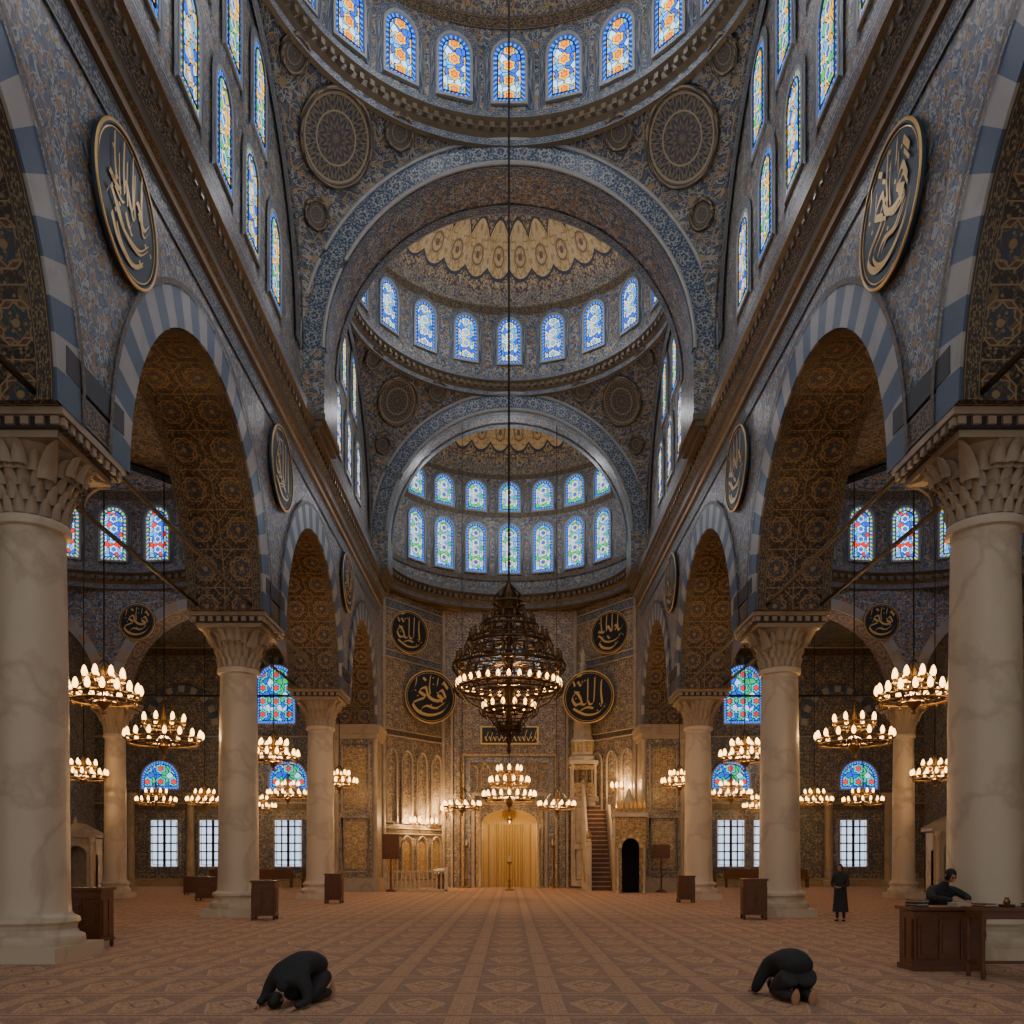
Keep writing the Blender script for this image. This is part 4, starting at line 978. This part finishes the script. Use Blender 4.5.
def hand(parent,loc,rot,side=1,curl=.25,s=1.0):
    J={'w':((0,0,0),(.026,.02)),'p':((.05,0,0),(.036,.016))}; E=[('w','p')]
    for i,(y,l) in enumerate(((-.033,.062),(-.011,.078),(.011,.085),(.033,.076))):
        J['k%d'%i]=((.09,y,0),.0105); E.append(('p','k%d'%i))
        a=0; x,z=.09,0; pr='k%d'%i
        for q in range(3):
            a+=curl; ln=l*(.42,.32,.26)[q]; x+=ln*cos(a); z-=ln*sin(a); nm='f%d%d'%(i,q); J[nm]=((x,y*1.1,z),.0092-.001*q); E.append((pr,nm)); pr=nm
    J['t0']=((.035,.034,-.004),.013); J['t1']=((.062,.056,-.012),.0105); J['t2']=((.088,.066,-.02),.009); E+=[('p','t0'),('t0','t1'),('t1','t2')]
    J={k:((v[0][0]*s,v[0][1]*side*s,v[0][2]*s),v[1]) for k,v in J.items()}
    o=skin('hand',J,E,'w',M_SKIN,parent,1); o.location=loc; o.rotation_euler=rot; return o
def foot(parent,loc,rot,mat=M_CLOTH2):
    m=MB()
    def f(a,b):
        t=2*pi*a; y=-.1+.26*b; w=(.034+.016*sin(pi*min(1,b*1.1)))*(sin(pi*min(max(b,.02),.98))**.35); h=.036-.014*b
        return (w*cos(t),y,h*sin(t)*(sin(pi*min(max(b,.02),.98))**.35))
    m.grid(f,16,12,mat)
    if mat is M_SKIN:
        for k in range(5):
            m.lathe([(0,-.018),(.012,-.010),(.014,0),(.011,.012),(0,.018)],(-.034+.017*k,.155-.006*abs(k-1),-.002),8,mat)
    return m.obj('foot',loc,rot,parent,60)
def prostrate(loc,rz,sc):
    e=empty('praying_man',loc,(0,0,rz)); e.scale=(sc*1.08,sc,sc)
    J={'pel':((0,-.31,.36),(.215,.20)),'b1':((0,-.21,.47),(.215,.185)),'sp':((0,-.06,.51),(.21,.17)),'sp2':((0,.10,.47),(.215,.165)),'ch':((0,.25,.37),(.21,.15)),'nk':((0,.37,.27),.078),'nk2':((0,.43,.20),.06),
       'sl':((-.20,.27,.33),.098),'sr':((.20,.27,.33),.098),'ml':((-.26,.28,.21),.08),'mr':((.26,.28,.21),.08),'el':((-.30,.30,.09),.066),'er':((.30,.30,.09),.066),'wl':((-.25,.50,.045),.04),'wr':((.25,.50,.045),.04)}
    E=[('pel','b1'),('b1','sp'),('sp','sp2'),('sp2','ch'),('ch','nk'),('nk','nk2'),('ch','sl'),('ch','sr'),('sl','ml'),('sr','mr'),('ml','el'),('mr','er'),('el','wl'),('er','wr')]
    skin('jacket',J,E,'pel',M_CLOTH,e)
    for q in (-1,1):
        chain('leg',[((q*.08,-.32,.34),.14),((q*.10,-.26,.30),.14),((q*.13,-.10,.20),.125),((q*.145,.05,.10),.095),((q*.145,.02,.08),.08),((q*.13,-.18,.09),.085),((q*.11,-.44,.085),.05)],M_CLOTH2,e)
    head(e,(0,.51,.118),(math.radians(180-58),0,pi))
    for q in (-1,1):
        hand(e,(q*.25,.51,.034),(0,.14,pi/2),side=q,curl=.10)
        foot(e,(q*.10,-.49,.105),(math.radians(-72),0,0),M_SKIN)
    return e
prostrate((-2.74,11.45,0),pi-.40,1.06)
prostrate((3.86,11.8,0),.06,1.08)

e=empty('standing_man',(10.25,26.6,0),(0,0,-.7))
J={'pel':((0,0,.95),(.16,.12)),'sp':((0,0,1.12),(.15,.11)),'ch':((0,0,1.33),(.18,.12)),'nk':((0,-.01,1.49),.062),'nk2':((0,-.02,1.56),.052),
 'sl':((-.18,0,1.42),.07),'sr':((.18,0,1.42),.07),'el':((-.25,-.02,1.14),.052),'er':((.25,-.02,1.14),.052),'wl':((-.12,-.2,1.08),.036),'wr':((.10,-.22,1.06),.036)}
skin('jacket',J,[('pel','sp'),('sp','ch'),('ch','nk'),('nk','nk2'),('ch','sl'),('ch','sr'),('sl','el'),('sr','er'),('el','wl'),('er','wr')],'pel',M_CLOTH,e)
for q in (-1,1):
    chain('leg',[((q*.07,0,.95),.11),((q*.09,0,.86),.1),((q*.1,0,.5),.066),((q*.1,.02,.08),.045)],M_CLOTH2,e)
    foot(e,(q*.1,-.02,.036),(0,0,pi+q*.15),M_HAIR)
m=MB()
m.grid(lambda a,b:((.17+.06*(1-b)+.012*sin(a*2*pi*9)*(1-b))*cos(2*pi*a),(.125+.06*(1-b)+.01*sin(a*2*pi*9)*(1-b))*sin(2*pi*a),.30+.83*b),54,12,M_CLOTH); m.obj('coat',parent=e,ang=80)
head(e,(0,-.03,1.66),(.1,0,0)); hand(e,(-.12,-.2,1.08),(0,0,-.3),1,.4); hand(e,(.10,-.22,1.06),(0,0,pi+.3),-1,.4)
e=empty('seated_man',(7.95,15.95,.09),(0,0,.15)); e.scale=(1.12,)*3
J={'pel':((0,.02,.60),(.16,.13)),'sp':((0,-.0,.80),(.165,.135)),'ch':((0,-.08,1.03),(.20,.14)),'c2':((0,-.14,1.14),(.16,.12)),'nk':((0,-.20,1.22),.062),'nk2':((0,-.25,1.27),.055),
 'sl':((-.20,-.12,1.13),.085),'sr':((.20,-.12,1.13),.085),'el':((-.31,-.34,1.0),.062),'er':((.31,-.34,1.0),.062),'wl':((-.14,-.60,.98),.036),'wr':((.12,-.62,.98),.036)}
skin('jacket',J,[('pel','sp'),('sp','ch'),('ch','c2'),('c2','nk'),('nk','nk2'),('ch','sl'),('ch','sr'),('sl','el'),('sr','er'),('el','wl'),('er','wr')],'pel',M_CLOTH,e)
for q in (-1,1):
    chain('leg',[((q*.07,.04,.58),.12),((q*.1,-.04,.56),.11),((q*.13,-.38,.54),.078),((q*.13,-.38,.48),.07),((q*.13,-.34,.02),.046)],M_CLOTH2,e)
    foot(e,(q*.13,-.38,-.03),(0,0,pi),M_HAIR)
head(e,(0,-.32,1.36),(.6,0,.25)); hand(e,(-.14,-.60,.97),(0,.05,-.9),1,.15); hand(e,(.12,-.62,.97),(0,.05,pi+.9),-1,.15)
book(7.85,15.0,1.1,.1,M_PAPER)

# ---------------------------------------------------------------- daylight lamps added unseen inside the hall, standing in for window light
DAY=(.93,.94,1.0)
def ringlamps(c,r,z,n,p,a0=0,a1=2*pi):
    for k in range(n):
        t=a0+(a1-a0)*(k+.5)/n; lamp('daylight_fill',(c[0]+r*sin(t),c[1]+r*cos(t),z),p,DAY,.02)
DK=.34
ringlamps((0,Y1),5.2,31.2,5,520*DK)
ringlamps((0,Y2),5.2,31.2,5,460*DK)
ringlamps((0,YD),4.5,25.0,3,300*DK,-1.2,1.2)
for sg in (-1,1):
    for y in (20,28): lamp('daylight_fill',(sg*5,y,23.5),420*DK,DAY,.02)
    lamp('daylight_fill',(sg*5,41.5,23.5),330*DK,DAY,.02)
    lamp('daylight_fill',(sg*5,8,22.5),900*DK,DAY,.02)
    ringlamps((sg*18.4,34.8),4,18.5,3,160*DK)
    lamp('daylight_fill',(sg*18,59,9),130*DK,DAY,.02)

w=bpy.data.worlds.new('World'); SC.world=w; w.use_nodes=True
bg=w.node_tree.nodes['Background']; bg.inputs[0].default_value=(1.0,.94,.87,1); bg.inputs[1].default_value=.60
cam=bpy.data.cameras.new('camera'); co=bpy.data.objects.new('camera',cam); COL.objects.link(co)
co.location=(0.03,0,1.9); co.rotation_euler=(pi/2,0,0); cam.lens=36*860/1024; cam.sensor_width=36; cam.shift_y=(860-512)/1024; cam.shift_x=.002
cam.clip_end=300
SC.camera=co
